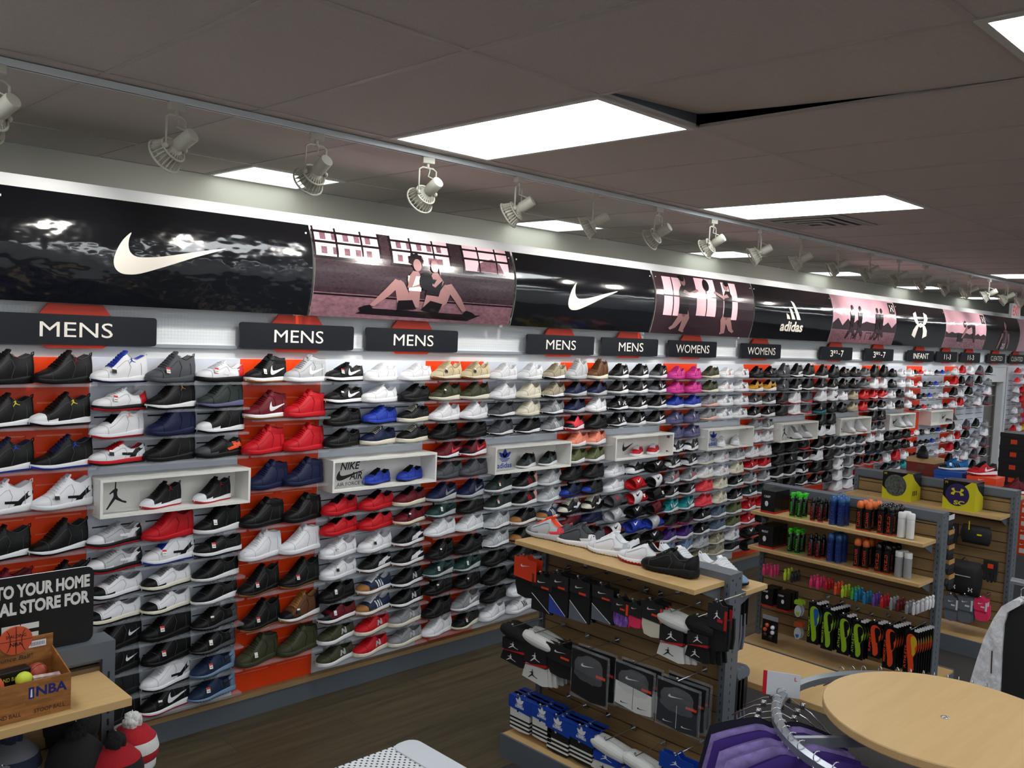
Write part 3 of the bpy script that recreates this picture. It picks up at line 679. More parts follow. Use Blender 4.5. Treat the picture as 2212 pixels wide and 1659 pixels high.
def shoe_parts(K):
    P={}
    # upper: slots 0 main 1 toe 2 heel 3 tongue/lining
    R=[uring(K,t) for t in TS];n=13
    if K in 'abcmhr': pass
    v=[p for r in R for p in r];f=[];mi=[]
    for i in range(len(TS)-1):
        t=(TS[i]+TS[i+1])/2
        for j in range(n-1):
            f.append((i*n+j,i*n+j+1,(i+1)*n+j+1,(i+1)*n+j))
            m=0
            if t<.2 or (t<.34 and j in (0,11)): m=1
            elif t>.84: m=2
            if 4<=j<=7 and t>.3: m=3 if (t<PF[K]['o']+.02 or j in(5,6)) else m
            if 5<=j<=6 and t>PF[K]['o']: m=3
            mi.append(m)
    f.append(tuple(range(n)));mi.append(1);f.append(tuple((len(TS)-1)*n+k for k in range(n))[::-1]);mi.append(2)
    U=MB();U.v=list(v);U.f=f;U.m=mi
    # tongue
    to=PF[K]['o'];w,h,b=sect(K,to-.07)
    x0=-LN/2+LN*(to-.10);x1=-LN/2+LN*(to+.035);zt=interp(PF[K]['top'],to)*.01+(.012 if K!='c' else .006)
    zb=h-.014;d=.007
    tp=[(x0,zb),(x1,zt),(x1+d*.9,zt-.004),(x0+d*1.6,zb-.02)]
    ww=[.34,.30,.30,.34]
    U.add([(a,-HW*q,c) for (a,c),q in zip(tp,ww)]+[(a,HW*q,c) for (a,c),q in zip(tp,ww)],[(3,2,1,0),(4,5,6,7),(0,1,5,4),(1,2,6,5),(2,3,7,6),(0,4,7,3)],3)
    if K in 'hb': # pull loop at the heel
        hx_=LN/2-.012;hz=interp(PF[K]['top'],.97)*.01
        U.tube([(hx_,-.004,hz-.012),(hx_+.006,-.004,hz+.004),(hx_+.016,-.003,hz+.008),(hx_+.018,0,hz-.004),(hx_+.01,0,hz-.016)],.0025,5,2)
    if K=='m': # ankle strap
        z=.105;pts=[]
        for t in np.linspace(.5,.97,9): pts.append((-LN/2+LN*t,side_y(K,t,z+.012-.02*(t-.5))-.004,z+.012-.022*(t-.5)))
        o0=len(U.v)
        U.v+=[(x,y,zz) for x,y,zz in pts]+[(x,y-.001,zz-.02) for x,y,zz in pts]
        for i in range(8): U.f.append((o0+i,o0+i+1,o0+9+i+1,o0+9+i));U.m.append(2)
        U.v+=[(x,-y,zz) for x,y,zz in pts]+[(x,-y-.001,zz-.02) for x,y,zz in pts];
        for i in range(8): U.f.append((o0+18+i,o0+27+i,o0+27+i+1,o0+18+i+1));U.m.append(2)
        a,b_=pts[0],(pts[0][0],-pts[0][1],pts[0][2])
        U.add([a,b_,(b_[0]-.006,b_[1],b_[2]-.02),(a[0]-.006,a[1],a[2]-.02),(a[0]-.002,0,a[2]+.016),(a[0]-.012,0,a[2]-.004)],[(0,4,5,3),(4,1,2,5)],2)
    P['upper']=U
    # sole: slots 0 midsole 1 outsole
    S=MB();R=[];p=PF[K];rug=K in 'rb'
    ts=sorted(set(TS+[.12,.16,.22,.28,.34,.4,.46,.52,.66,.73,.79,.85]))
    for i,t in enumerate(ts):
        w=HW*interp(WT,t)+.0025;x=-LN/2-.002+(LN+.004)*t;b=interp(p['li'],t)*.01;h=interp(p['th'],t)*.01+b*.4
        if rug and i%2 and .1<t<.9: b+=.004
        fl=1.06 if K in 'rb' and t>.6 else 1.0
        R.append([(x,y,z) for y,z in ((-.88*w,b),(-w*fl,b+.005),(-w*fl*1.01,b+.009),(-w*1.02,(b+h)/2+.003),(-w,h-.002),(-.94*w,h),(.94*w,h),(w,h-.002),(w*1.02,(b+h)/2+.003),(w*1.01,b+.009),(w,b+.005),(.88*w,b))])
    n=12
    S.v=[q for r in R for q in r]
    for i in range(len(ts)-1):
        for j in range(n):
            k=(j+1)%n;S.f.append((i*n+j,(i+1)*n+j,(i+1)*n+k,i*n+k)[::-1]);S.m.append(1 if j in (0,1,9,10,11) else 0)
    S.f.append(tuple(range(n))[::-1]);S.m.append(0);S.f.append(tuple((len(ts)-1)*n+k for k in range(n)));S.m.append(0)
    P['sole']=S
    # laces
    Lc=MB();o_=PF[K]['o'];nl=6 if K not in 'mh' else 7
    for i in range(nl):
        t=.30+(o_-.035-.30)*i/(nl-1)
        r=uring(K,t);r2=uring(K,t+.018)
        a,c_=r[4],r[6];e=r2[8]
        Lc.tube([(a[0],a[1]*1.02,a[2]+.001),(r[5][0],r[5][1],r[5][2]+.004),(c_[0]+.002,0,c_[2]+.005),(e[0],r2[7][1],r2[7][2]+.004),(e[0],e[1]*1.02,e[2]+.001)],.0024,5)
    Lc.tube([(c_[0]+.004,0,c_[2]+.006),(c_[0]-.004,-.016,c_[2]+.004),(c_[0]-.012,-.026,c_[2]-.012)],.002,5)
    P['laces']=Lc
    Z=MB()
    def lift(r,j,e=.0012):
        a=r[j];return (a[0],a[1]*1.0-(e if j<6 else -e),a[2]+e*.6)
    r=uring(K,.21);Z.tube([lift(r,j) for j in range(13)],.0011,4)
    for js in ((0,1,2,3),(12,11,10,9)):
        r=uring(K,.83);Z.tube([lift(r,j) for j in js],.0011,4)
    for a,b_ in ((3,2),(9,10)):
        pth=[]
        for t in np.linspace(.24,o_+.02,7): pth.append(lift(uring(K,t),a,.0014))
        q=uring(K,o_+.06);pth.append(lift(q,b_));pth.append(lift(uring(K,o_+.0),(0 if a<6 else 12)))
        Z.tube(pth,.0011,4)
        pth=[lift(uring(K,t),a+(1 if a<6 else -1),.0012) for t in np.linspace(o_+.04,.95,7)];Z.tube(pth,.0013,4)
    P['seams']=Z
    return P
def decal(K,polys,t0,t1,z0,z1,off=.0016):
    m=MB()
    for po in polys:
        b=bmesh.new();vs=[b.verts.new((p[0],p[1],0)) for p in po]
        for t_ in tess(po):
            try:b.faces.new([vs[i] for i in t_])
            except ValueError:pass
        for k in range(1,5): bmesh.ops.bisect_plane(b,geom=b.verts[:]+b.edges[:]+b.faces[:],plane_co=(0,k/5,0),plane_no=(0,1,0))
        for k in range(1,4): bmesh.ops.bisect_plane(b,geom=b.verts[:]+b.edges[:]+b.faces[:],plane_co=(k/4,0,0),plane_no=(1,0,0))
        b.verts.index_update();V=[]
        for q in b.verts:
            t=t0+(t1-t0)*q.co.x;z=z0+(z1-z0)*q.co.y;V.append((-LN/2+LN*t,side_y(K,t,z)-off,z))
        m.add(V,[tuple(x.index for x in fc.verts) for fc in b.faces],0);b.free()
    return m
STR=[[(.0+.3*i,.95-.0*i),(.14+.3*i,1),(.42+.3*i,.0),(.26+.3*i,.0)] for i in range(3)]
STR=[[(min(1,x/1.05),y) for x,y in p] for p in STR]
NN=[[(.0,0),(.28,0),(.4,1),(.12,1)],[(.62,0),(.88,0),(1,1),(.74,1)],[(.12,1),(.4,1),(.88,0),(.62,0)]]
def logo(K,l):
    hi=K in 'mh'
    if l=='s': return decal(K,[[(x,y) for x,y in SWOOSH]],.46,.97,.034 if not hi else .038,.074 if not hi else .088)
    if l=='S': return decal(K,[[(x,y) for x,y in SWOOSH]],.66,.92,.045,.075)
    if l=='3': return decal(K,STR,.4,.68,.03,.072)
    if l=='n': return decal(K,NN,.5,.72,.036,.066)
    if l=='u': return decal(K,UA,.58,.8,.036,.068)
    if l=='f': return decal(K,[[(.0,.02),(.1,.5),(.35,.6),(.7,.75),(1,1),(1,.7),(.8,.45),(.55,.25),(.5,0)]],.4,.97,.03,.075)
    if l=='z': return decal(K,[[(0,.25),(.5,.1),(1,.8),(1,1),(.8,1),(.45,.35),(.0,.45)],[(.3,0),(.55,0),(.62,.3),(.4,.3)]],.5,.98,.03,.085)
    if l=='j': return decal(K,[JUMP],.6,.74,.085,.118)
    if l=='x': return decal(K,[[(0,0),(.8,0),(.55,1),(.0,.9)]],.0+.06,.36,.03,.055,.002)
    if l=='o': return decal(K,[[(.3,0),(1,.35),(.9,1),(.55,1),(.6,.5),(.2,.3)]],.5,.95,.03,.07)
def tagmesh():
    m=MB();m.add([(-.012,-.0,-.014),(.012,0,-.014),(.012,0,.012),(-.012,0,.012),(-.012,.0012,-.014),(.012,.0012,-.014),(.012,.0012,.012),(-.012,.0012,.012)],[(0,1,2,3),(7,6,5,4),(0,3,7,4),(1,5,6,2)],0)
    m.add([(-.012,-.0006,.003),(.012,-.0006,.003),(.012,-.0006,.012),(-.012,-.0006,.012)],[(0,1,2,3)],1)
    m.tube([(-.008,-.0008,-.006),(.008,-.0008,-.006)],.0012,4,2);return m
SHM={};SHB={}
KN={'a':'low-top sneaker','m':'strapped mid-top sneaker','h':'high-top sneaker','r':'chunky running shoe','b':'knit running shoe','c':'canvas low-top','s':'slide sandal'}
for K in 'amhrbc':
    pp=shoe_parts(K);SHB[K]=pp
    for nme,mb in pp.items():
        ns={'upper':4,'sole':2,'laces':1,'seams':1}[nme]
        me=mb.mesh(nme,[cm('k')]*ns)
        b=bmesh.new();b.from_mesh(me);bmesh.ops.recalc_face_normals(b,faces=b.faces) if nme=='sole' else None
        for f_ in b.faces:f_.smooth=True
        for e_ in b.edges:
            if len(e_.link_faces)==2 and e_.calc_face_angle(0)>math.radians(50): e_.smooth=False
        b.to_mesh(me);b.free();SHM[K,nme]=me
def logomesh(K,l):
    if ('L',K,l) not in SHM: SHM['L',K,l]=logo(K,l).mesh('side_logo',[cm('w')])
    return SHM['L',K,l]
SHM['tag']=tagmesh().mesh('price_tag',[M_tagw,M_tagr,M_tagk])
# slide sandal: footbed and strap
def slide_parts():
    F_=MB();R=[];ts=[0,.02,.05,.1,.16,.25,.35,.48,.6,.75,.87,.94,.98,1]
    for t in ts:
        w=HW*max(.1,interp(WT,t))+.002;x=-LN/2+LN*t;th=.022+.012*t
        R.append([(x,y,z) for y,z in ((-w*.9,0),(-w,.006),(-w,th),(-w*.88,th+.003),(-w*.7,th-.004),(w*.7,th-.004),(w*.88,th+.003),(w,th),(w,.006),(w*.9,0))])
    n=10;F_.v=[q for r in R for q in r]
    for i in range(len(ts)-1):
        for j in range(n): k=(j+1)%n;F_.f.append((i*n+j,i*n+k,(i+1)*n+k,(i+1)*n+j));F_.m.append(1 if j in (3,4,5) else 0)
    F_.f+=[tuple(range(n)),tuple((len(ts)-1)*n+k for k in range(n))[::-1]];F_.m+=[0,0]
    S=MB();v=[]
    for i,t in enumerate(np.linspace(.2,.56,7)):
        w=HW*interp(WT,t)+.004;x=-LN/2+LN*t;hh=.05+.022*(t-.2)/.36
        for a in np.linspace(0,PI,11): v.append((x+.006*math.sin(a),-w*math.cos(a),.012+hh*math.sin(a)**.8))
    f=[(i*11+j,(i+1)*11+j,(i+1)*11+j+1,i*11+j+1) for i in range(6) for j in range(10)]
    S.add(v,f);S.add([(x,y*.95,z-.004) for x,y,z in v],[q[::-1] for q in f])
    G_=MB()
    G_.add([(-.055+p[0]*.05,-.016-.0*p[1]+p[1]*-.0,.0) for p in SWOOSH][:0],[])
    po=[(-.052+.055*a,-.03+.03*b) for a,b in SWOOSH]
    def zz(x,y):
        t=(x+LN/2)/LN;w=HW*interp(WT,t)+.004;hh=.05+.022*(t-.2)/.36;a=math.acos(max(-1,min(1,-y/w)));return .0145+hh*math.sin(a)**.8
    G_.flat([(x,y) for x,y in po],lambda x,y:(x,y,zz(x,y)))
    return F_,S,G_
sl=slide_parts()
for nme,mb,ns in (('footbed',sl[0],2),('strap',sl[1],1),('strap_logo',sl[2],1)): SHM['s',nme]=mb.mesh(nme,[cm('k')]*ns,nme=='strap')
def parse(tok):
    tg=None
    if '!' in tok: tok,tg=tok.split('!')
    lg=None
    if '+' in tok: tok,lg=tok.split('+')
    up,so=tok.split('/') if '/' in tok else (tok,tok[1])
    K=up[0];u=up[1:];u=u*4 if len(u)==1 else (u+u[0]*4)[:4]
    so=(so+so)[:2]
    return K,u,so,lg,tg
SEAM={'k':'G','w':'l','l':'g','g':'G','G':'k','c':'T','t':'m','n':'k','N':'n','b':'n','r':'R','R':'k','K':'k','P':'R','O':'k','v':'O','u':'k','e':'D','D':'k','d':'k','B':'k','T':'O','y':'m','p':'g','q':'C','C':'r','V':'n','I':'N','i':'N'}
def slotobj(me,name,parent,mats,loc=(0,0,0),rot=None):
    o=bpy.data.objects.new(name,me);COL.objects.link(o);o.parent=parent
    for i,m in enumerate(mats): o.material_slots[i].link='OBJECT';o.material_slots[i].material=m
    o.location=loc
    if rot:o.rotation_euler=rot
    return o
def shoe_words(K,u,so,lg,tg):
    m=CN[u[0]];w=m
    if u[1]!=u[0]: w+=' and '+CN[u[1]] if len(w.split())==1 else ''
    s=w+' '+KN[K]
    ln={'s':'side swoosh','S':'heel swoosh','3':'side stripes','n':'side N','u':'crossed-arc logo','f':'side wave','z':'side panel','j':'ankle emblem','o':'side panel','x':'toe panel'}
    if lg and lg[0] in ln: s+=', '+(CN[lg[1]] if ' ' not in CN[lg[1]] else '')+' '+ln[lg[0]]
    elif so[0]!=u[0]: s+=', '+CN[so[0]]+' sole'
    return s.replace('  ',' ')
def make_shoe(tok,loc,rz,label,scale=1,group='sneakers on the shoe wall',rx=0,name='sneaker'):
    K,u,so,lg,tg=parse(tok)
    if K=='s':
        t=thing('slide_sandal',label,'sandal',loc,rz,'slide sandals on the shoe wall');t.rotation_euler=(rx,0,rz)
        slotobj(SHM['s','footbed'],'footbed',t,[cm(u[1]),cm(u[2])]);slotobj(SHM['s','strap'],'strap',t,[cm(u[0])]);slotobj(SHM['s','strap_logo'],'strap_logo',t,[cm(lg[1] if lg else u[0])])
        if tg: slotobj(SHM['tag'],'price_tag',t,[M_tagw,M_tagr if tg=='r' else M_tagw,M_tagk],(.07,-.02,.05),(-1.0,0,.1))
        return t
    t=thing(name,label,'shoe',loc,rz,group)
    if scale!=1:t.scale=(scale,)*3
    slotobj(SHM[K,'upper'],'upper',t,[cm(q) for q in u]);slotobj(SHM[K,'sole'],'sole',t,[cm(so[0]),cm(so[1])])
    lc={'j':'w'}.get(u[3],u[3])
    slotobj(SHM[K,'laces'],'laces',t,[cm(lg[2] if lg and len(lg)>2 else u[3])])
    slotobj(SHM[K,'seams'],'seams',t,[cm(SEAM.get(u[0],'k'))])
    if lg: slotobj(logomesh(K,lg[0]),'side_logo',t,[cm(lg[1])])
    if tg:
        tt=.30;z=.055;slotobj(SHM['tag'],'price_tag',t,[M_tagw if tg!='k' else M_tagk,{'r':M_tagr,'w':M_tagw,'k':M_tagw}[tg],M_tagk],(-LN/2+LN*tt,side_y(K,tt,z)-.008,z+.004),(-.35,.15,.1))
    return t
STUFF=MB();SMATS=[];SIX={}
def smi(m):
    if m.name not in SIX: SIX[m.name]=len(SMATS);SMATS.append(m)
    return SIX[m.name]
def stuff_shoe(tok,loc,rz,scale=1):
    K,u,so,lg,tg=parse(tok)
    c,s=math.cos(rz),math.sin(rz)
    def put(V,Fc,M_,sl_):
        P=[(loc[0]+scale*(x*c-y*s),loc[1]+scale*(x*s+y*c),loc[2]+scale*z) for x,y,z in V];o=len(STUFF.v);STUFF.v+=P
        for q,m in zip(Fc,M_): STUFF.f.append(tuple(i+o for i in q));STUFF.m.append(smi(sl_[m]))
    if K=='s':K='a'
    for n_,sl_ in (('upper',[cm(q) for q in u]),('sole',[cm(so[0]),cm(so[1])]),('laces',[cm(u[3])])):
        mb=SHB[K][n_];put(mb.v,mb.f,mb.m,sl_)
    if lg:
        me=logomesh(K,lg[0]);put([tuple(v.co) for v in me.vertices],[tuple(p.vertices) for p in me.polygons],[0]*len(me.polygons),[cm(lg[1])])
    if tg:
        me=SHM['tag'];put([(v.co[0]-LN*.2,v.co[1]+side_y(K,.3,.055)-.008,v.co[2]+.059) for v in me.vertices],[tuple(p.vertices) for p in me.polygons],[p.material_index for p in me.polygons],[M_tagw,M_tagr,M_tagk])
# rows of every section: (x,y) photo position of one shoe's sole, then the shoes of the row
ROWS={
0:[(127,830,'hk/k hk/k+jR'),(135,921,'hkwkk/wk+jY hkwkk/wk+jY'),(120,1015,'hkkkn/wb+jb hkkkn/wb+jb'),(120,1102,'hw/w+zk!k hw/w+zk!k'),(120,1198,'hk/wk+zk hkkkk/wk'),(120,1290,'hR/k hk/r')],
1:[(253,828,'hwwwb/wn+jb!k hG/G!r awwrw/kk+sw!r'),(365,885,'awwrw/kr!r hk/wk+jm hd/Vk'),(357,942,'hwwwk/wr+jq hn/n hkwkk/wk'),(365,997,'awwwr/rk+zk!k hk/k akGkk/kk+oo'),None,
   (350,1168,'alwkl/kr+zw hr/r hk/ww!w'),(348,1220,'alwkl/kr+zw hwwwb/wb+zk!r ak/wk!r'),(352,1274,'awkwg/wk+z. awkwg/ck bk/ww'),(353,1325,'awkwg/ck awkwg/ck bk/ww'),(350,1383,'hk/k+Sw hk/k!r bkkGk/Gk+Sk!k'),(345,1437,'hk/k+Sw hk/k!r bkkGk/Gk+Sk!w'),(345,1490,'hK/K hw/wk+zk bNNiN/iI+Sk!r'),(352,1541,'hk/k hk/wr+sw!k bNNiN/iI+Sk!r')],
2:[(570,827,'mk/wm+sw!w ml/ww+sw'),(566,906,'mR/wm+sw mr/r'),(564,982,'mr/r mr/r'),(570,1058,'mn/n mn/n'),(560,1140,'mk/k mk/k'),(554,1211,'mw/w mw/w'),(550,1287,'hk/km!r hk/km!r'),(548,1363,'hk/km!r hBkkm/wm!k'),(540,1440,'mO/OO!w mO/O')],
3:[(743,825,'ak/wk+sw!r aw/w aw/w'),(737,873,'ak/wk+sw!k aw/w ak/k'),(727,921,'ak/k ab/bk ak/cc+skc'),(737,967,'ak/k an/cc+snc ak/cc+skc'),None,
   (732,1113,'arrrk/r arrrk/r aRRRk/cc'),(730,1157,'arrrk/r arrrk/r aRRRk/cm!k'),(725,1207,'aw/w!w aw/w!k akkkk/wB+fw'),(725,1252,'aw/w!k akkkk/wB+fw akkkk/wB+fw'),(725,1300,'ak/k!w aNmNw/wm+3w ak/wk+nl'),(727,1345,'aRkRk/wB!w aNmNw/wm+3w ak/wk+nl'),(722,1390,'aO/ww+nl ar/cc+nl ag/cc+nl'),(730,1434,'aO/ww+nl ar/cc+nl ag/cc+nl')],
4:[(960,821,'bt/cm!k bt/cm!k'),(958,866,'bO/cc!k bO/cc'),(948,911,'rw/w rw/w'),(952,951,'rk/k rk/k'),(957,993,'rR/wk+sC rRkrk/wr+sC'),(951,1037,'rG/G rG/G'),(948,1085,'rn/ll+sg rn/ll+sg'),(943,1121,'rD/lD+sk!w rk/k'),(943,1161,'rw/w rw/w'),(942,1210,'rk/kK!k rk/kK'),(942,1249,'rD/lD+sk!w rD/lD+sk!w'),(935,1288,'rk/k!k rk/k!k'),(932,1337,'bk/k bg/ww+sw'),(938,1376,'bw/w bk/cc!r')],
5:[(1088,822,'bw/w bw/w bT/wk'),(1081,864,'bw/w bc/c bT/wk'),(1073,903,'bG/wk bc/c bg/wk+3w'),(1070,943,'bG/wk bk/wk bg/wk+3w'),None,
   (1073,1065,'bd/ww!r bkkpk/ww+3r bl/ww+3w'),(1068,1103,'bd/ww!r bkkpk/ww+3r bl/ww+3w'),(1068,1145,'bl/wk+3w akmkk/wm+3k aNmNw/wm+3w'),(1070,1184,'bl/wk+3w akmkk/km bG/k'),(1058,1224,'ak/k ak/k bk/k'),(1058,1264,'ak/k ak/k bk/k'),(1058,1303,'ak/k aw/w+3k aw/w+3k'),(1055,1342,'aw/w+3w aw/w+3k aw/w')],
6:[(1240,820,'hl/ll hB/cc'),(1240,858,'rnnkk/lg rnnkk/lg'),(1233,894,'rnnkk/lg rw/w'),(1230,932,'rCknk/wr rk/k'),(1236,967,'rq/ww rq/ww'),(1232,1004,'rv/ww rv/ww'),(1228,1041,'rK/kK rK/kK'),(1227,1076,'rnbkk/kb rKbkk/kK'),(1226,1113,'rkckc/kk+zw rkckc/kk+zw'),(1225,1140,'rR/k rn/n'),(1225,1185,'rk/k rk/k')],
7:[(1333,819,'bk/ww+sw bk/ww+sw bkGkk/ww+sw'),(1330,852,'bk/ww+sw bk/ww+sw bkGkk/ww+sw!w'),(1328,888,'bk/wk+uw!w bk/ww+sw bk/ww+sw'),(1322,924,'bk/wk+uw!w bk/ww+sw bk/ww+sw'),None,
   (1322,1031,'cw/w ckwkw/wk sk+sw'),(1318,1064,'cw/w sr+sw swkk+sk'),(1316,1095,'sGk+sr swrr+sk!w sk+sk!w'),(1313,1127,'sl+sw sk+sw sRkk+sk'),(1308,1160,'swkR+sk sb+sw slbb+sw'),(1308,1192,'sk+sk sk+sk sk+sw')],
8:[(1455,820,'aP/P aP/P'),(1450,851,'aP/P aP/P'),(1450,883,'ab/ww ab/ww'),(1449,917,'aV/V!w aV/V!w'),(1452,949,'aV/V aV/V!w'),(1453,980,'rkwkw/wk+sw rkwkw/wk+sw'),(1445,1014,'rklkg/wk+sw rklkg/wk+sw'),(1441,1048,'rg/wg+sC!w rg/wg+sC!w'),(1438,1077,'bk/ww+sw bk/ww+sw'),(1438,1110,'be/ww+sw!w be/ww+sw!w'),(1437,1141,'bk/kP bk/kP'),(1438,1173,'au/ww+nI au/ww+nI'),(1436,1203,'bi/wk bi/wk')],
9:[(1527,818,'bO/cc aw/w+3p aw/w+3k'),(1527,849,'bO/cc aw/w+3p aw/w+3k'),(1522,880,'bg/pp aw/w+3e aw/w+3I'),(1522,909,'bg/pp aw/w+3L aw/w+3I'),None,
   (1515,1006,'bl/cc aw/w+3p bl/ww!w'),(1514,1036,'bw/cc aw/w+3p bc/cc!w'),(1512,1065,'bC/C bc/c!w bk/ww+sw'),(1508,1098,'bC/C bc/c!w bk/ww+sw'),(1507,1128,'bk/ww!w bI/ww bv/ww'),(1506,1158,'bk/ww!w bI/ww bv/ww'),(1508,1187,'bl/ll+3w bT/cc!w bw/wl+3g'),(1500,1213,'bT/cc bT/cc bK/ww')],
10:[(1620,817,'rk/k rk/k!r'),(1622,847,'ryyyk/ww+sk ryyyk/ww+sk'),(1620,876,'rG/ww!r rG/ww!r'),(1618,904,'rk/ww!w rk/ww!w'),(1620,932,'rg/ll rg/ww!w'),(1617,960,'rw/wg rw/wl'),(1615,991,'rw/w rw/w'),(1612,1018,'rr/ww!w rr/ww'),(1611,1047,'rg/ww+zs rg/ww+zs'),(1609,1075,'rD/ww+zk!w rD/ww+zk!w'),(1609,1106,'rr/ww!w rr/ww!w'),(1606,1135,'rr/ww!w sk+sk'),(1602,1163,'sk+sw sk+sw'),(1600,1190,'sk sk')],
11:[(1685,816,'hG/G!w hk/wk+fw hk/wk'),(1681,846,'hG/G!w hk/wk+fw hk/wk'),(1678,875,'hkkkR/Rk hw/wr hG/rw'),(1677,900,'hk/k hw/wr hG/rw'),None,(1670,982,'hk/k hk/k hkkgg/rk'),(1668,1008,'hk/k hk/k!w rkwkk/wk'),(1668,1035,'hk/ww hk/ww rkwkk/wk!w'),(1666,1062,'hk/k hk/k rk/wk')],
12:[(1757,817,'hk/ww+jY hk/k+jR'),(1757,843,'hk/ww!r hk/ww!r'),(1755,869,'hw/wg hw/wg+zk'),(1755,894,'hk/ee!w hk/k!w'),(1753,920,'hk/k hk/k'),(1753,945,'hwwwk/wk hwwwk/wk'),(1752,973,'hk/wk hk/wk'),(1750,998,'hwwwk/wk hk/k'),(1748,1022,'hk/k hk/k'),(1748,1048,'rk/wk!w rk/k')],
13:[(1812,815,'rk/kk!w rk/kk!w rG/gg'),(1811,840,'rk/kk!w rk/kk!w rG/gg'),(1810,866,'rw/ww rT/T rr/r'),(1810,892,'rk/k rT/T rr/r'),None,(1804,968,'rG/ww rG/ww rG/ww'),(1802,990,'rG/ww rG/ww rG/ww'),(1802,1016,'hw/wg+zk hg/wk rk/rw'),(1800,1040,'hw/wg hg/wk rr/ww'),(1798,1062,'hw/wp hw/wr hk/wr')],
14:[(1875,815,'hk/k hk/k'),(1875,840,'hw/w hw/w'),(1873,863,'rr/wr rr/wr'),(1873,887,'rk/ww rk/ww!w'),(1872,910,'hk/k hk/k!w'),(1872,934,'rG/ww rG/ww'),(1871,958,'rw/wG rw/wG'),(1870,982,'hk/kL hk/kL'),(1868,1005,'rk/rw rk/rw')],
15:[(1917,815,'ak/kk!w aw/w+3k aw/w+3k'),(1917,838,'ak/kk+3w aw/w aw/w+3k'),(1916,861,'aw/w+3k ak/km aw/wp'),(1916,885,'aw/w+3k ak/km aw/wp'),None,(1912,952,'ak/k ak/k bK/K'),(1911,974,'ak/k ak/k ak/k!w'),(1910,999,'aw/w+3g hr/r aw/w'),(1908,1020,'ak/wk rG/ww ae/e')],
}
KR={16:'ak/ww ar/ww aw/wk ak/kk',17:'aw/w+3k ak/wk ab/ww ag/ww aw/wr',18:'aw/ww+3k hr/ww hk/wk',19:'hw/wr hG/rk hk/wk ag/gg'}
for i,s_ in KR.items():
    a=s_.split()
    ROWS[i]=[(None,z,' '.join(a[(j+k)%len(a)] for k in range((2 if i%2==0 else 3)+(1 if i in(16,17) else 0)))) if z else None for j,z in enumerate([1.775,1.635,1.495,1.36,None,1.06,.93,.79,.65,.5])]
for i in range(21,27):
    a='aP/P aY/YY ae/ee rC/ww rw/wg aw/w rr/r ag/gg aw/w+3k'.split()
    ROWS[i]=[(None,z,' '.join(a[(j//2+k*2+i)%len(a)] for k in range(2 if i%2==0 else 3))) for j,z in enumerate([1.775,1.635,1.495,1.36,1.2,1.06,.93,.79,.65,.5])]
YSH=-.088
M_acr=mat('clear_acrylic',(225,232,240),.06,alpha=.12,spec=.6)
secname={0:'leftmost orange panel'}
def sname(i):
    if i==0: return 'leftmost orange panel'
    if i==1: return 'leftmost white panel'
    return '%s %s panel from left'%(ordn[i//2 if i%2==0 else (i-1)//2],'orange' if i%2==0 else 'white')
CW={2:('left','right'),3:('left','middle','right'),4:('first','second','third','fourth')}
nsh=0;ordr=random.Random(5)
SHELFP={}
for i,rows in sorted(ROWS.items()):
    if i not in SN: continue
    X0,X1=SN[i];r_=0
    for row in rows:
        r_+=1
        if row is None: continue
        px,py,toks=row;toks=toks.split();n=len(toks)
        z=float(at(px,py,1,-.135)[2]) if px is not None else py
        for c_,tok in enumerate(toks):
            if tok=='-':continue
            tok=tok.replace('+z.','')
            X=X0+(X1-X0)*(c_+.5)/n-.022-(.02 if i>5 else 0)+ordr.uniform(-.006,.006);rz=math.radians(ordr.uniform(11,18) if i<9 else ordr.uniform(4,10))
            sc=1.0 if i<9 else (.92 if i<=15 else (.62 if i<=17 else .88))
            if tok[0]=='s' :
                rz=math.radians(ordr.uniform(2,12))
            if i%2==0 and 1.06<z<1.345 and i>0 and n==2 and c_==0: X+=.036
            if i%2==0 and 1.06<z<1.345 and n==2 and c_==1: X+=.008
            if i<=11:
                K,u,so,lg,tg=parse(tok)
                lab='%s, row %s %s, %s'%(shoe_words(K,u,so,lg,tg),ordn[r_-1],CW[n][c_],sname(i))
                if len(lab.split())>16: lab='%s %s, row %s %s, %s'%(CN[u[0]],KN[K],ordn[r_-1],CW[n][c_],sname(i))
                make_shoe(tok,(X,YSH-(.02 if tok[0]=='s' else 0),z+(.016 if tok[0]=='s' else .001)),rz,lab,1.0 if tok[0]=='s' else sc,rx=.55 if tok[0]=='s' else 0);nsh+=1
            else: stuff_shoe(tok,(X,YSH*(1 if sc>.8 else .85)-.022,z+.001),rz,sc)
        # the clear shelf below the row
        if i<=19:
            L=X1-X0
            if ('sh',i%2) not in SHELFP:
                m=MB();h=(WO if i%2==0 else WW)/2-.008
                m.box(-h,-.135,-.004,h,-.0135,0).box(-h,-.138,-.012,h,-.135,0).box(-h,-.0155,-.022,h,-.0135,-.004)
                SHELFP['sh',i%2]=m.mesh('acrylic_shelf',[M_acr])
            o=bpy.data.objects.new('acrylic_shelf',SHELFP['sh',i%2]);COL.objects.link(o);o.location=((X0+X1)/2,0,z);o.scale=((X1-X0)/(WO if i%2==0 else WW),1,1)
            tag(o,'clear acrylic shoe shelf, row %s on the %s'%(ordn[r_-1],sname(i)),'shelf','clear acrylic shelves on the slatwall')
o=STUFF.build('distant_sneakers',SMATS);tag(o,'rows of small sneakers crowding the far end of the shoe wall','shoes',kind='stuff')
print('shoes',nsh)
# ---------------- white display boxes ----------------
M_boxw=mat('display_box_white',(246,244,238),.45);M_blue=mat('logo_blue',(24,58,160),.4);M_blk=mat('logo_black',(16,16,18),.4)
ZB_,ZT_=1.165,1.34;DP=.158
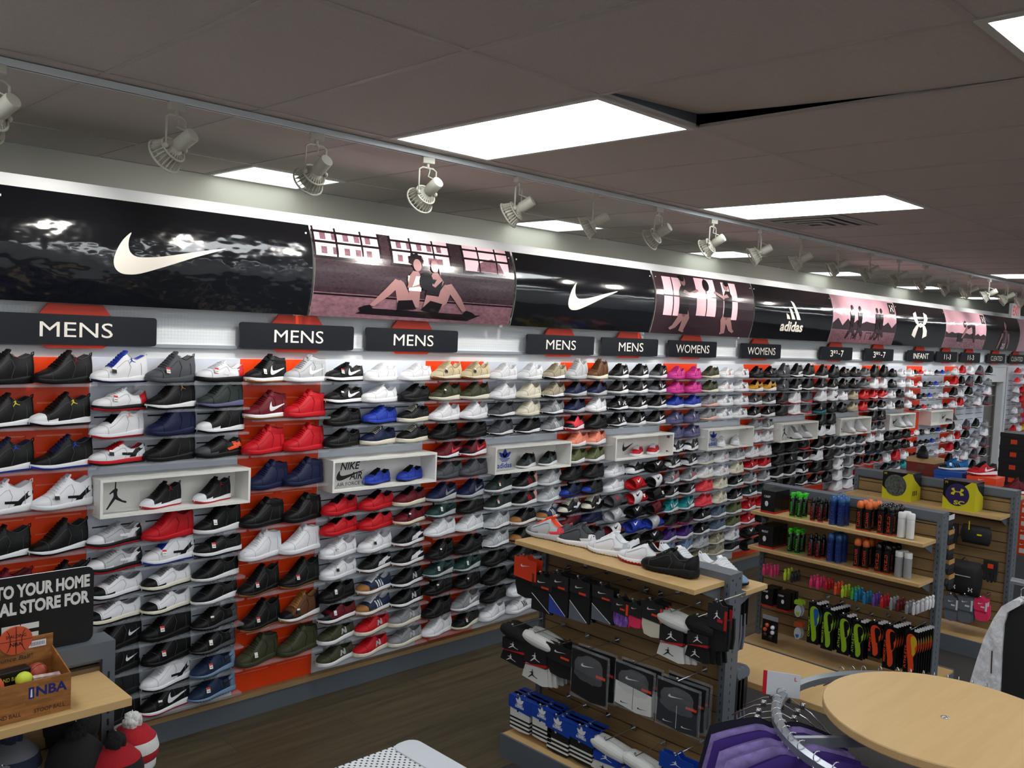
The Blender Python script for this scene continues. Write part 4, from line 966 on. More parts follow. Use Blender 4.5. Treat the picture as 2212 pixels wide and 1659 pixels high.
# mark kind, shoes, angle
BX=[(1,'jump','hkwkk/wr+jr hkwkk/wr+jr',14),(3,'air','abbbk/bk abbbk/bk',14),(5,'tre','bdddk/ww+3g bdddk/ww+3g',16),(7,'sw','crrrw/ww crrrw/ww',20),(9,'tre','aw/w+3L aw/w+3L',24),(11,'jump','hwwwg/wg hwwwg/wg',70),(13,'jump','hw/wp hw/wp',60),(15,'sw','hw/wg hw/wg',50),(17,'sw','hG/lw hG/lw',40)]
MKP={1:(252,1072,(347,457)),3:(754,1030,(812,883)),5:(1090,992,(1135,1182)),7:(1342,968,(1375,1410)),9:(1536,950,(1557,1588)),11:(1691,938,(1712,1734)),13:(1812,925,(1831,1855)),15:(1927,915,(1942,1956)),17:(2034,903,(2045,2056))}
marks={'jump':'jumping figure emblem','air':'swoosh and air lettering','tre':'blue trefoil logo','sw':'small swoosh'}
for q,(i,mk,toks,ang) in enumerate(BX):
    X0,X1=SN[i];X0+=.004;X1-=.004
    t=thing('display_box','white open shadow box with %s, %s'%(marks[mk],sname(i)),'display box',((X0+X1)/2,0,ZB_),0,'white shadow boxes on the shoe wall')
    L=(X1-X0)/2;h=ZT_-ZB_;w=.012
    m=MB();y0=-DP;y1=-.0135
    m.box(-L,y0,0,L,y1,w).box(-L,y0,h-w,L,y1,h).box(-L,y0,w,-L+w,y1,h-w).box(L-w,y0,w,L,y1,h-w).box(-L+w,y1-.006,w,L-w,y1,h-w)
    m.build('shell',M_boxw,t)
    s=(mm:=MB()) and None
    px_,py_,sx_=MKP[i];cx=float(at(px_,py_,1,-.12)[0])-(X0+X1)/2+(.0 if i<7 else .03);cz=h/2+.004
    fl=lambda X_,Z_:(X_,-.1212,Z_)
    if mk=='jump': mm.flat([(cx-.05+p[0]*.095,cz-.06+p[1]*.125) for p in JUMP],fl)
    if mk=='sw': mm.flat([(cx-.02+p[0]*.14,cz-.03+p[1]*.07) for p in SWOOSH],fl)
    if mk=='air':
        v,f=text2d('NIKE',.13,.042,.02,.25);mm.add([fl(p[0]+cx-.06,p[1]+cz+.022) for p in v],f)
        mm.flat([(cx-.085+p[0]*.19,cz-.035+p[1]*.06) for p in SWOOSH],fl)
        v,f=text2d('AIR',.085,.042,.02,.25);mm.add([(p[0]+cx+.0,-.122,p[1]+cz-.035) for p in v],f)
        v,f=text2d('AIR FORCE 1',.17,.02,0);mm.add([fl(p[0]+cx-.08,p[1]+cz-.066) for p in v],f)
    if mk=='tre':
        for p_ in TREFOIL: mm.flat([(cx-.06+a*.12,cz-.02+b*.085) for a,b in p_],fl)
        v,f=text2d('adidas',.13,.034,.02);mm.add([fl(p[0]+cx-.065,p[1]+cz-.06) for p in v],f)
    mm.build('printed_logo',M_blue if mk=='tre' else M_blk,t)
    MB().box(cx-.1,-.1208,w,cx+.105,-.1185,h-w-.012).box(cx-.1,-.1185,w,cx+.105,-.09,w+.002).build('clear_plate',mat('clear_sign_plate',(235,240,245),.05,alpha=.05),t)
    for c_,tok in enumerate(toks.split()):
        K,u,so,lg,tg=parse(tok)
        if ang>35:rz=math.radians(ang)
        else: rz=math.radians(ang+4)
        X=float(at(sx_[c_],py_+20,1,-.075)[0])+(.0)
        make_shoe(tok,(X,-.075,ZB_+w+.001),rz,'%s %s, %s in white box on %s'%(CN[u[0]],KN[K],CW[2][c_],sname(i)),.82 if K!='c' else .8,'shoes shown in the white boxes')
# ---------------- gondola fixtures ----------------
M_gf=mat('gondola_grey_metal',(98,104,112),.45,.1);M_gdk=mat('slot_black',(18,20,22),.7)
def shelf(par,x0,y0,z0,x1,y1,z1,name='shelf'):
    o=MB().box(x0,y0,z0,x1,y1,z1).build(name,M_maple,par,bevel=.002);return o
def gondola(label,X0,X1,Ya,Yb,zt,shelves,base,axis='y',rail=.05):
    "spine between X0,X1 and long from Ya to Yb; shelves: (xa,xb,z); base: (xa,xb) extents"
    t=thing('gondola_shelf_unit',label,'shelf unit',((X0+X1)/2,(Ya+Yb)/2,0),0,'double sided gondola units')
    ox,oy=(X0+X1)/2,(Ya+Yb)/2;h=(X1-X0)/2;L=(Yb-Ya)/2
    for s in (-1,1):
        m=MB();a=s*L-.015 ;m.box(-h,a,0,h,a+.03,zt)
        z=.15
        while z<zt-.05:
            m.box(-.002,a-.0008 if s<0 else a+.03,z,.002,a if s<0 else a+.0308,z+.014,1)
            for sx in (-h+.012,): m.box(-h-.0008,a+.012,z,-h,a+.016,z+.014,1)
            z+=.036
        m.lathe([(.005,0),(.003,.002)],(h*.6,a,zt-.025),8,1,axis=(0,-1,0));m.lathe([(.005,0),(.003,.002)],(-h*.6,a,zt-.025),8,1,axis=(0,-1,0))
        m.build('post',[M_gf,M_gdk],t)
    MB().box(-h,-L+.015,zt-rail,h,L-.015,zt).box(-h+.012,-L+.015,zt-rail-.01,h-.012,L-.015,zt-rail).build('top_rail',M_gf,t)
    m=MB();z=.15;b=h-.018
    while z<zt-rail-.012:
        z1=min(z+.07,zt-rail-.01);m.box(-b,-L+.015,z,b,L-.015,z1-.006,0);m.box(-b+.006,-L+.015,z1-.006,b-.006,L-.015,z1,1);z=z1
    m.build('back_panel',[M_slatwood,mat('groove_dark',(60,46,30),.7)],t)
    m=MB();xa,xb=base[0]-ox,base[1]-ox
    m.box(xa,-L-.01,0,xb,L+.01,.095,0).box(xa,-L-.01,.095,xa+.012,L+.01,.112,0).box(xb-.012,-L-.01,.095,xb,L+.01,.112,0).box(xa+.012,-L-.01,.095,xb-.012,L+.01,.108,1)
    m.build('base_deck',[M_gf,M_maple],t)
    for xa,xb,z in shelves:
        o=shelf(t,xa-ox,-L+.012,z-.022,xb-ox,L-.012,z)
        for y in (-L+.03,L-.036):
            m=MB()
            s=1 if xa>=X1-.001 else -1
            x0=h*s;x1=(xb if s>0 else xa)-ox
            m.add([(x0,y,z-.022),(x0,y,z-.09),(x1*.75+x0*.25,y,z-.022),(x0,y+.005,z-.022),(x0,y+.005,z-.09),(x1*.75+x0*.25,y+.005,z-.022)],[(0,1,2),(5,4,3),(0,3,4,1),(1,4,5,2),(2,5,3,0)])
            m.build('shelf_bracket',M_gf,o)
    return t
Y0,Y1=-2.245,-1.195
gondola('grey gondola with maple top shelves of sneakers, hung with socks',1.79,1.885,Y0,Y1,1.105,[(1.565,1.79,1.075),(1.885,2.155,1.0)],(1.545,2.16))
gondola('grey gondola with two maple shelves of spray cans and hanging insoles',3.95,4.05,-2.325,-1.20,1.135,[(3.75,3.95,.978),(3.74,3.95,.748)],(3.72,4.35))
gondola('grey gondola beyond the spray cans, maple shelf carrying two boxed balls',5.24,5.35,-2.345,-1.245,1.146,[(5.04,5.24,.985),(5.35,5.72,1.08)],(5.02,5.72))
# left gondola runs along the wall
t=thing('gondola_shelf_unit','grey gondola at bottom left with the bouncy ball box on its shelf','shelf unit',(-1.0,-1.5,0),0,'double sided gondola units')
for x in (-.52,.53):
    m=MB().box(x-.018,-.045,0,x+.018,.045,1.112)
    for k in range(26): m.box(x-.003,-.0458,.1+k*.036,x+.003,-.045,.12+k*.036,1)
    m.build('post',[M_gf,M_gdk],t)
MB().box(-.502,-.045,1.062,.512,.045,1.112).box(-.502,-.03,1.05,.512,.03,1.062).build('top_rail',M_gf,t)
m=MB()
for k in range(13): m.box(-.502,-.026,.13+k*.07,.512,.026,.194+k*.07,0);m.box(-.502,-.02,.194+k*.07,.512,.02,.2+k*.07,1)
m.build('back_panel',[M_slatwood,mat('groove_dark',(60,46,30))],t)
MB().box(-.54,-.33,0,.55,.33,.095,0).box(-.54,-.33,.095,.55,.33,.108,1).build('base_deck',[M_gf,M_maple],t)
shelf(t,-.52,-.29,1.006,.502,-.045,1.03)
# ---------------- black shipping sign and the ball box ----------------
t=thing('shipping_sign','black rounded sign with large white words about shipping to your home','sign',(-.755,-1.5,1.1125),0)
fn=lambda u,v,w:(u,w,v)
MB().prism(rrect(-.25,.0,.25,.225,.022),lambda u,v,w:(u,-.012+w,v),.006,0,1).build('board',[mat('sign_black_matte',(12,12,13),.4),M_white],t)
m=MB()
for s,x0,x1,z0,h in (('TO YOUR HOME',-.012,.238,.165,.038),('LOCAL STORE FOR',-.07,.238,.117,.038),('FREE',-.10,.102,.016,.072)):
    v,f=text2d(s,x1-x0,h,.045);m.add([(p[0]+x0,-.0135,p[1]+z0) for p in v],f)
m.build('lettering',mat('sign_letter_white',(228,226,222),.5),t)
M_bbx=wood_mat('printed_wood_floor_card',(120,72,34),(186,128,70),(8,60,60),.35,plank=(.06,.009,1))
M_bbl=mat('basketball_orange',(206,84,44),.6,bump=((700,700,700),.4,.001));M_nb=mat('print_navy',(26,40,110),.4);M_brn=mat('print_brown',(52,30,18),.5)
t=thing('counter_display_box','wood-print card counter box of small rubber balls on the maple shelf','display box',(-.82,-1.69,1.031),0)
L=.17
m=MB().box(-L,-.075,0,L,-.072,.098).box(-L,.07,0,L,.073,.165).box(-L,-.072,0,L,.07,.003)
for x in (-L,L-.003): m.add([(x,-.072,0),(x,.07,0),(x,.07,.13),(x,-.072,.098),(x+.003,-.072,0),(x+.003,.07,0),(x+.003,.07,.13),(x+.003,-.072,.098)],[(0,3,2,1),(4,5,6,7),(0,4,7,3),(1,2,6,5),(3,7,6,2)],0)
m.build('carton',[M_bbx],t)
m=MB();fl=lambda x,z:(x,-.0756,z)
m.add([fl(x,z) for x,z in [(.04,.012)]],[])
for s,x0,w,z0,h in (('NBA',.085,.075,.055,.026),):
    v,f=text2d(s,w,h,.03);m.add([fl(p[0]+x0,p[1]+z0) for p in v],f,0)
m.flat([(.067,.052),(.08,.052),(.08,.082),(.067,.082)],fl,0);m.flat([(.071,.056),(.076,.056),(.075,.078),(.072,.076)],lambda x,z:(x,-.0759,z),2)
for s,x0,w,z0,h in (('SPALDING',-.12,.105,.05,.018),('STOOP BALL',.08,.075,.012,.011),('HAND BALL',-.02,.07,.012,.011),('WALL BALL',-.11,.07,.012,.011)):
    v,f=text2d(s,w,h,.015);m.add([fl(p[0]+x0,p[1]+z0) for p in v],f,1)
v,f=text2d('The original "High-Bounce Ball"',.25,.016,.01,.2);m.add([(p[0]-.13,.0694,p[1]+.104) for p in v],f,1)
m.add([(.108,.0693,.135),(.152,.0693,.135),(.152,.0693,.153),(.108,.0693,.153)],[(0,1,2,3)],2)
for k in range(9): m.add([(.114+.004*k,.0688,.139),(.1155+.004*k,.0688,.139),(.1155+.004*k,.0688,.149),(.114+.004*k,.0688,.149)],[(0,1,2,3)],1)
m.build('print',[M_nb,M_brn,M_white],t)
m=MB();m.prism(ell(.075,.165,.041,.038,24),lambda u,v,w:(u,.062+w,v),.006,0);
o=m.build('ball_header',[M_bbl],t)
m=MB();fb=lambda x,z:(x,.0612,z)
for p in ([(.075-.04,.165),(.075+.04,.165)],[(.075,.128),(.075,.202)]): m.tube([(q[0],.0612,q[1]) for q in p],.0008,4)
for s in (-1,1): m.tube([(.075+s*(.030-.016*math.cos(a)),.0612,.165+.033*math.sin(a)) for a in np.linspace(-1.1,1.1,9)],.0008,4)
v,f=text2d('SPALDING',.05,.009,.01);m.add([fb(p[0]+.05,p[1]+.173) for p in v],f);v,f=text2d('NBA',.03,.01,.02);m.add([fb(p[0]+.06,p[1]+.15) for p in v],f)
m.build('ball_print',mat('print_black',(26,20,18),.5),t)
def smallball(x,y,z,r,c,lab,lines=True):
    t=thing('rubber_ball',lab,'ball',(x,y,z),0,'small balls in the counter box')
    MB().ball((0,0,0),r,n=20).build('ball',c,t,True)
    if lines:
        m=MB()
        for ax in (0,1,2):
            p=[]
            for k in range(20):
                a=2*PI*k/20;q=[r*1.004*math.cos(a),r*1.004*math.sin(a)];q.insert(ax,0);p.append(q)
            m.tube(p,.0009,4,closed=True)
        o=m.build('seams',mat('print_black',(26,20,18)),t);o.rotation_euler=(.4,.3,.5)
smallball(-.83,-1.70,1.105,.038,M_bbl,'larger orange mini basketball at the front left of the counter box')
smallball(-.70,-1.655,1.105,.028,mat('basketball_brown',(160,62,36),.5),'small brown basketball at the back right of the counter box')
smallball(-.765,-1.725,1.085,.024,M_bbl,'small orange ball half hidden behind the front of the counter box')
smallball(-.745,-1.70,1.112,.021,mat('ball_lime',(200,214,60),.5),'lime yellow ball beside the black carton in the counter box',False)
t=thing('ball_carton','black small ball carton with lime print lying in the counter box','box',(-.775,-1.655,1.075),.1,'cartons in the counter box');MB().box(-.055,-.018,0,.055,.018,.055).build('carton',M_blk,t,bevel=.002);v,f=text2d('HAND BALL',.06,.01,.01);MB().add([(p[0]-.03,-.0186,p[1]+.03) for p in v],f).build('print',mat('print_lime',(190,200,60),.5),t)
t=thing('ball_carton','white and maroon printed carton leaning at the right of the counter box','box',(-.695,-1.715,1.09),-.15,'cartons in the counter box');MB().box(-.032,-.01,0,.032,.01,.028).build('carton',mat('card_maroon_white',(196,170,170),.5,noise=((60,60,60),.5)),t)
# knit hats hanging below the left shelf
def beanie(x,y,z,c1,c2,c3,lab):
    t=thing('knit_beanie',lab,'hat',(x,y,z+.07),.2,'knit hats below the left shelf');t.scale=(.74,)*3
    m=MB();m.lathe([(.075,0),(.092,.01),(.094,.04),(.09,.045),(.1,.05),(.104,.085),(.092,.13),(.06,.165),(.02,.18),(0,.182)],(0,0,0),28,0,ms=[0,0,0,0,1,2,1,1,1])
    m.build('knit',[c1,c2,c3],t,True)
    m=MB();r=random.Random(2)
    for k in range(40):
        a=r.uniform(0,2*PI);b=math.acos(r.uniform(-1,1));m.ball((.026*math.sin(b)*math.cos(a),.026*math.sin(b)*math.sin(a),.195+.026*math.cos(b)),.016,n=6)
    m.build('pompom',c3 if c3 is not M_white else M_blk,t,True)
    MB().tube([(0,0,.2),(0,.0,.24)],.002,5).build('tag_loop',M_white,t)
    return t
Mkr=mat('knit_red',(176,20,34),.9,bump=((300,300,60),.8,.004));Mkb=mat('knit_black',(20,20,22),.9,bump=((300,300,60),.8,.004));Mkw=mat('knit_white',(220,220,216),.9,bump=((300,300,60),.8,.004));Mkn=mat('knit_navy',(30,40,62),.9,bump=((300,300,60),.8,.004));Mkg=mat('knit_grey',(110,112,118),.9,bump=((300,300,60),.8,.004))
for x,y,z,a,b,c,l in ((-.51,-1.71,.665,Mkw,Mkr,Mkb,'red knit hat with white band hanging under the shelf end'),(-.60,-1.66,.70,Mkb,Mkb,Mkb,'black knit hat hanging beside the red one'),(-.42,-1.60,.66,Mkw,Mkr,Mkw,'red and white knit hat hanging furthest right'),(-.57,-1.54,.76,Mkb,Mkb,Mkb,'black knit hat behind the red hats'),
  (-.80,-1.72,.66,Mkn,Mkn,Mkg,'navy knit hat at the bottom left corner'),(-.74,-1.58,.70,Mkn,Mkg,Mkn,'navy and grey knit hat behind the corner one')): beanie(x,y,z,a,b,c,l)
# ---------------- sneakers on the middle gondola ----------------
tp=[('rlgGo/ll+oC','light grey and coral',1180,1165),('rGGGG/ww+ow','dark grey with white sole',1246,1180),('rwwww/ww+ol','all white',1318,1201),('rwwwk/wr+or','white with red strap',1388,1222),('rk/kk','all black, in front',1441,1240)]
for k,(tok,w_,px,py) in enumerate(tp):
    P=at(px,py,2,1.076);make_shoe(tok,(float(P[0])+.03,float(P[1])+.01,1.0762),math.radians(-84),'%s runner, %s along the maple top shelf of the sock gondola'%(w_,ordn[k]),1,'runners on the maple top shelf')
for k,(px,py,lab) in enumerate([(1500,1215,'white and blue patterned runner with tall tongue on the far maple shelf'),(1575,1240,'white and blue patterned runner nearest the post on the far maple shelf')]):
    make_shoe('bwiww/kk+zL',(2.02,-1.86-.22*k,1.001),math.radians(84),lab,1.0,'runners on the far maple shelf')
# ---------------- hanging packs on the sock gondola ----------------
M_hook=mat('chrome_hook',(200,202,205),.2,.9)
def hookrod(x0,x1,y,z,lab):
    m=MB().tube([(x0,y,z),(x1,y,z),(x1-.006*(1 if x1>x0 else -1),y,z+.012) if False else (x1+(.004 if x1>x0 else -.004),y,z+.01)],.0025,6)
    m.ball((x1+(.004 if x1>x0 else -.004),y,z+.012),.006,n=8)
    m.box(min(x0,x0+(.003 if x1>x0 else -.003)),y-.012,z-.012,max(x0,x0+(.003 if x1>x0 else -.003)),y+.012,z+.012)
    o=m.build('display_hook',M_hook);tag(o,lab,'hook','display hooks on the gondolas');return o
def sockpack(kind,w,h,cols,logo=None):
    "prototype meshes facing -x at origin (top centre)"
    # cols: card, sock1, sock2, accent
    parts=[]
    c1,c2,c3,c4=cols
    fx=lambda y,z,x=0:(x,-y,z)   # y to the right as seen
    if kind=='card':   # folded card header over flat socks
        m=MB();r=random.Random(int(w*1000))
        for k in range(2):
            x=.006+.008*k;off=(-.0 if k==0 else .01)
            p=[(-w*.42+off,-h*.3),(w*.42+off,-h*.3),(w*.45+off,-h*.72),(w*.4+off,-h*.95),(0+off,-h*(1.0-.03*k)),(-w*.34+off,-h*.96),(-w*.46+off,-h*.7)]
            m.prism(p,lambda u,v,q:(x+q,-u,v),.012,k)
        parts.append(('socks',m,[c2,c3]))
        m=MB();m.prism([(-w/2,-h*.5),(w/2,-h*.54),(w/2,0),(.02,0),(0,.02),(-.02,0),(-w/2,0)],lambda u,v,q:(-.001+q,-u,v),.003,0)
        m.box(-.0022,-w/2,-h*.5,-.0012,-w/2+.012,-h*.1,1);m.box(-.0022,-w*.3,-h*.36,-.0012,-w*.02,-h*.30,1)
        parts.append(('header_card',m,[c1,c4]))
        lo=MB();lo.flat([(-w*.2+p[0]*w*.42,-h*.22+p[1]*h*.08) for p in SWOOSH] if logo=='s' else [(-w*.18+p[0]*w*.36,-h*.32+p[1]*h*.2) for p in JUMP],lambda u,v:(-.0024,-u,v))
        parts.append(('logo',lo,[M_white]))
    if kind=='tall':   # card with diagonal cut over a tall two colour sock
        m=MB();m.prism([(-w/2,-h*.2),(w/2,-h*.2),(w/2,-h),(-w/2,-h)],lambda u,v,q:(.004+q,-u,v),.014,0)
        m.prism([(-w/2,-h*.55),(w*.4,-h*.97),(w*.4,-h*1.0),(-w/2,-h)],lambda u,v,q:(.0025+q,-u,v),.002,1)
        m.tube([(.002,w/2,-h*.55),(.002,-w*.4,-h*.97)],.0012,4,2)
        parts.append(('socks',m,[c2,c3,M_white]))
        m=MB().prism([(-w/2,-h*.33),(w/2,-h*.36),(w/2,0),(.015,0),(0,.018),(-.015,0),(-w/2,0)],lambda u,v,q:(-.001+q,-u,v),.003,0);m.box(-.0022,-w*.34,-h*.33,-.0012,w*.02,-h*.28,1)
        parts.append(('header_card',m,[c1,c4]))
        lo=MB();lo.flat([(-w*.22+p[0]*w*.42,-h*.2+p[1]*h*.07) for p in SWOOSH],lambda u,v:(-.0024,-u,v));parts.append(('logo',lo,[M_white]))
    if kind=='roll':   # bobble roll over a black band over an ankle sock
        m=MB();pr=[(0,-w*.62),(.022,-w*.6),(.03,-w*.45),(.033,0),(.03,w*.45),(.022,w*.6),(0,w*.62)]
        m.lathe(pr,(.02,0,-.035),16,axis=(0,1,0.12))
        parts.append(('rolled_cuff',m,[c2]))
        m=MB().box(-.004,-w*.46,-h*.62,.045,w*.46,-.06,0);m.prism([(-w*.46,-h*.66),(w*.46,-h*.6),(w*.46,-h*.54)],lambda u,v,q:(-.0055+q,-u,v),.02,1)
        parts.append(('band',m,[c1,c4]))
        m=MB()
        for k in range(3): m.prism([(-w*.4+.01*k,-h*.6),(w*.42+.02*k,-h*.6),(w*.5+.02*k,-h*.97),(w*.3,-h),(-w*.55+.02*k,-h*.94),(-w*.5+.02*k,-h*.8)],lambda u,v,q:(.002+.014*k+q,-u,v),.011,0)
        parts.append(('socks',m,[c2]))
        lo=MB()
        lo.flat([(-w*.2+p[0]*w*.42,-h*.56+p[1]*h*.2) for p in JUMP],lambda u,v:(-.0058,-u,v),0)
        lo.flat([(-w*.3+p[0]*w*.42,-h*.92+p[1]*h*.2) for p in JUMP],lambda u,v:(-.001,-u,v),1)
        parts.append(('logo',lo,[M_white,c3]))
    if kind=='bag':    # clear zip bag with sock pack inside
        m=MB();rows=14;v=[];f=[];r=random.Random(4)
        n=9
        for s in (0,1):
            for i in range(rows+1):
                for j in range(n):
                    a=j/(n-1)*2-1;b=i/rows
                    x=(-.014 if s==0 else .014)*math.sqrt(max(0,1-a*a))*math.sin(PI*min(1,b*1.4))**.5+r.uniform(-.0012,.0012)
                    v.append((x,a*w/2,-h*b))
        N=(rows+1)*n
        for s in (0,1):
            for i in range(rows):
                for j in range(n-1): q=(i*n+j,i*n+j+1,(i+1)*n+j+1,(i+1)*n+j);f.append(tuple(s*N+k for k in (q if s else q[::-1])))
        m.add(v,f);m.box(-.002,-w/2,-h*.13,.002,w/2,-h*.12)
        parts.append(('clear_bag',m,[mat('clear_plastic_bag',(200,205,212),.08,alpha=.16,spec=.8)]))
        m=MB();m.prism([(-w*.44,-h*.4),(w*.44,-h*.48),(w*.45,-h*.93),(0.02,-h*.97),(-w*.45,-h*.9)],lambda u,v,q:(-.008+q,-u,v),.016,0);m.box(-.0085,-.001,-h*.93,-.008,.001,-h*.42,1)
        parts.append(('socks',m,[c2,c3]))
        m=MB().prism([(-w*.45,-h*.42),(w*.45,-h*.5),(w*.46,-.01),(-w*.46,-.01)],lambda u,v,q:(-.009+q,-u,v),.004,0);m.box(-.0098,-w*.44,-h*.45,-.0088,-w*.2,-h*.4,1)
        parts.append(('header_card',m,[c1,c4]))
        lo=MB();lo.flat([(-w*.2+p[0]*w*.36,-h*.33+p[1]*h*.07) for p in SWOOSH],lambda u,v:(-.0102,-u,v),0)
        for s_ in (-.3,.12): lo.flat([(w*s_+p[0]*w*.25,-h*.86+p[1]*h*.04) for p in SWOOSH],lambda u,v:(-.0102,-u,v),1)
        parts.append(('logo',lo,[M_white,c3]))
    if kind=='crew':   # blue card on striped crew socks
        m=MB()
        for k in range(3):
            x=.003+.015*k
            m.prism([(-w*.45,-h*.2),(w*.45,-h*.2),(w*.42,-h*.97),(0,-h),(-w*.42,-h*.97)],lambda u,v,q:(x+q,-u,v),.011,0)
            for z in (.62,.74,.86): m.box(x-.0006,-w*.44,-h*(z+.055),x+.0116,w*.44,-h*z,1)
        for k in range(3): m.prism([(a*.016-.022+.0,-h*.5+b*.03) for a,b in TREFOIL[k]],lambda u,v,q:(.0022+q,-u,v),.001,1)
        parts.append(('socks',m,[c2,c3]))
        m=MB().prism([(-w/2,-h*.36),(w/2,-h*.42),(w/2,0),(.015,0),(0,.018),(-.015,0),(-w/2,0)],lambda u,v,q:(-.001+q,-u,v),.003,0);m.box(-.001,-w/2,-.004,.05,w/2,0,0)
        parts.append(('header_card',m,[c1]))
        lo=MB()
        for p_ in TREFOIL: lo.flat([(-w*.2+a*w*.4,-h*.26+b*w*.34) for a,b in p_],lambda u,v:(-.0022,-u,v))
        v,f=text2d('adidas',w*.4,w*.12,.02);lo.add([(-.0022,-(p[0]-w*.2),p[1]-h*.3) for p in v],f)
        parts.append(('logo',lo,[M_white]))
    return parts
PACKN=0
def place_stack(kind,px,py,px2,py2,cols,logo,n,lab,X=1.6,Xs=1.79,grp='packs of socks hung on hooks',gap=.035,name='sock_pack',hook=True,sgn=1):
    "front pack spans photo corners; n packs one behind another"
    a=at(px,py,0,X);b=at(px2,py2,0,X);w=abs(float(b[1]-a[1]));zt=float(a[2]);z2=float(b[2]);yc=float(a[1]+b[1])/2
    zc_=zt-.0;h=max(.06,zt-z2-.0)
    ps=sockpack(kind,w,h,cols,logo)
    t=None
    for k in range(n):
        l=lab if n==1 else '%s, %s from the front'%(lab,ordn[k])
        if t is None:
            t=thing(name,l,'socks' if name=='sock_pack' else 'pack',(X,yc,zt),0,grp)
            for nm,mb,ms in ps: mb.build(nm,ms,t)
            T_=t
        else:
            c_=copy_tree(T_,label=l);c_.location=(X+gap*k*sgn,yc+.006*((k*7)%3-1),zt);c_.rotation_euler=(0,0,.06*((k*5)%3-1))
    if hook: hookrod(Xs,X-.012*sgn,yc,zt+.012,'chrome hook carrying the %s'%lab)
cK=mat('card_black',(26,26,28),.45);cO=mat('card_orange',(232,64,26),.45);cB=mat('card_blue',(18,66,170),.4);sK=mat('sock_black',(18,18,20),.95);sW=mat('sock_white',(222,222,218),.95,bump=((200,200,200),.4,.003))
sB=mat('sock_blue',(46,70,160),.9);sG=mat('sock_grey',(98,104,114),.9);sP=mat('sock_pink',(236,50,100),.9);sC=mat('sock_cream',(220,214,196),.95,bump=((200,200,200),.5,.003));sM=mat('sock_multi',(120,80,170),.9,noise=((90,160,40),.9));sR=mat('card_red',(186,20,28),.45)
place_stack('card',1112,1200,1156,1300,(cO,sK,sK,cO),'s',2,'orange carded black socks at the left end of top row')
place_stack('tall',1150,1238,1190,1330,(cK,sK,sK,cO),'s',2,'black knee socks beside the orange carded pack')
place_stack('tall',1188,1236,1224,1336,(cK,sK,sB,cO),'s',3,'black and blue tall socks in top row')
place_stack('tall',1232,1248,1270,1350,(cK,sK,sG,cO),'s',3,'black and grey tall socks beside the blue pair')
place_stack('tall',1280,1262,1322,1352,(cK,sK,sG,cO),'s',2,'second black and grey tall socks in top row')
place_stack('card',1322,1290,1355,1360,(cK,sM,sP,cO),'s',2,'multicoloured socks with orange-edged black card')
place_stack('card',1356,1300,1383,1362,(cK,sP,sP,cK),'s',2,'bright pink socks on black card')
place_stack('card',1385,1295,1428,1385,(cK,sC,sC,cO),'s',3,'cream socks on black card in top row')
place_stack('roll',1426,1318,1476,1438,(cK,sW,sK,sR),'j',2,'white ankle socks rolled over black band, top row right')
place_stack('roll',1486,1330,1530,1438,(cK,sK,sW,sR),'j',2,'black and red ankle socks near the post')
place_stack('card',1530,1300,1566,1415,(cK,sK,sK,sR),'j',2,'black socks on black card against the post')
place_stack('roll',1086,1348,1134,1448,(cK,sK,sW,sR),'j',3,'black ankle socks with red band, middle row left end')
place_stack('roll',1134,1362,1180,1488,(cK,sW,sK,sR),'j',3,'white ankle socks rolled over black band, middle row')
place_stack('card',1180,1385,1240,1478,(cK,sK,sK,cO),'s',3,'bundled black socks with orange corner, middle row')
place_stack('bag',1236,1392,1312,1535,(cK,sK,sK,cO),'s',2,'large clear bag of black socks, middle row',gap=.05)
place_stack('bag',1330,1422,1412,1558,(cK,sW,sK,cO),'s',2,'large clear bag of white socks, middle row',gap=.05)
place_stack('bag',1420,1458,1510,1600,(cK,mat('sock_charcoal',(44,48,54),.9),sW,cO),'s',3,'large clear bag of charcoal socks next to the post',gap=.045)
place_stack('crew',1100,1498,1144,1592,(cB,sW,sK,cB),'t',3,'white striped crew socks on blue card, lower left corner')
place_stack('crew',1148,1520,1192,1612,(cB,sW,sK,cB),'t',3,'white striped crew socks on blue card, second in bottom row')
place_stack('crew',1180,1540,1228,1642,(cB,sK,sW,cB),'t',3,'black striped crew socks on blue card, third in bottom row')
place_stack('crew',1230,1562,1280,1662,(cB,sK,sW,cB),'t',3,'black striped crew socks on blue card, fourth in bottom row')
place_stack('roll',1282,1590,1338,1690,(cB,sW,sK,cB),'t',2,'white ankle socks with blue band in bottom row')
place_stack('roll',1350,1625,1400,1720,(cB,sW,sK,cB),'t',2,'white socks with blue band cut by the photo edge')
place_stack('card',1425,1620,1495,1720,(cB,sK,sK,cB),'j',2,'blue carded socks at the bottom right of the gondola')
# packs on its far side seen past the post
for k,(px,py,px2,py2,cs,l) in enumerate([(1600,1295,1625,1400,(cK,sG,sP,cO),'grey socks on tall black cards just behind the post'),(1600,1440,1630,1570,(cK,sG,sR,sR),'grey and red socks hanging low behind the post')]):
    a=at(px,py,1,-2.2);b=at(px2,py2,1,-2.2)
    t=None
    for q in range(3):
        o_=thing('sock_pack','%s, %s of the row'%(l,ordn[q]),'socks',(float(a[0])+.03*q,-2.17,float(a[2])),PI,'packs of socks behind the post')
        for nm,mb,ms in sockpack('card' if k==0 else 'roll',.07,abs(float(a[2]-b[2])),cs,'s' if k==0 else 'j'): mb.build(nm,ms,o_)
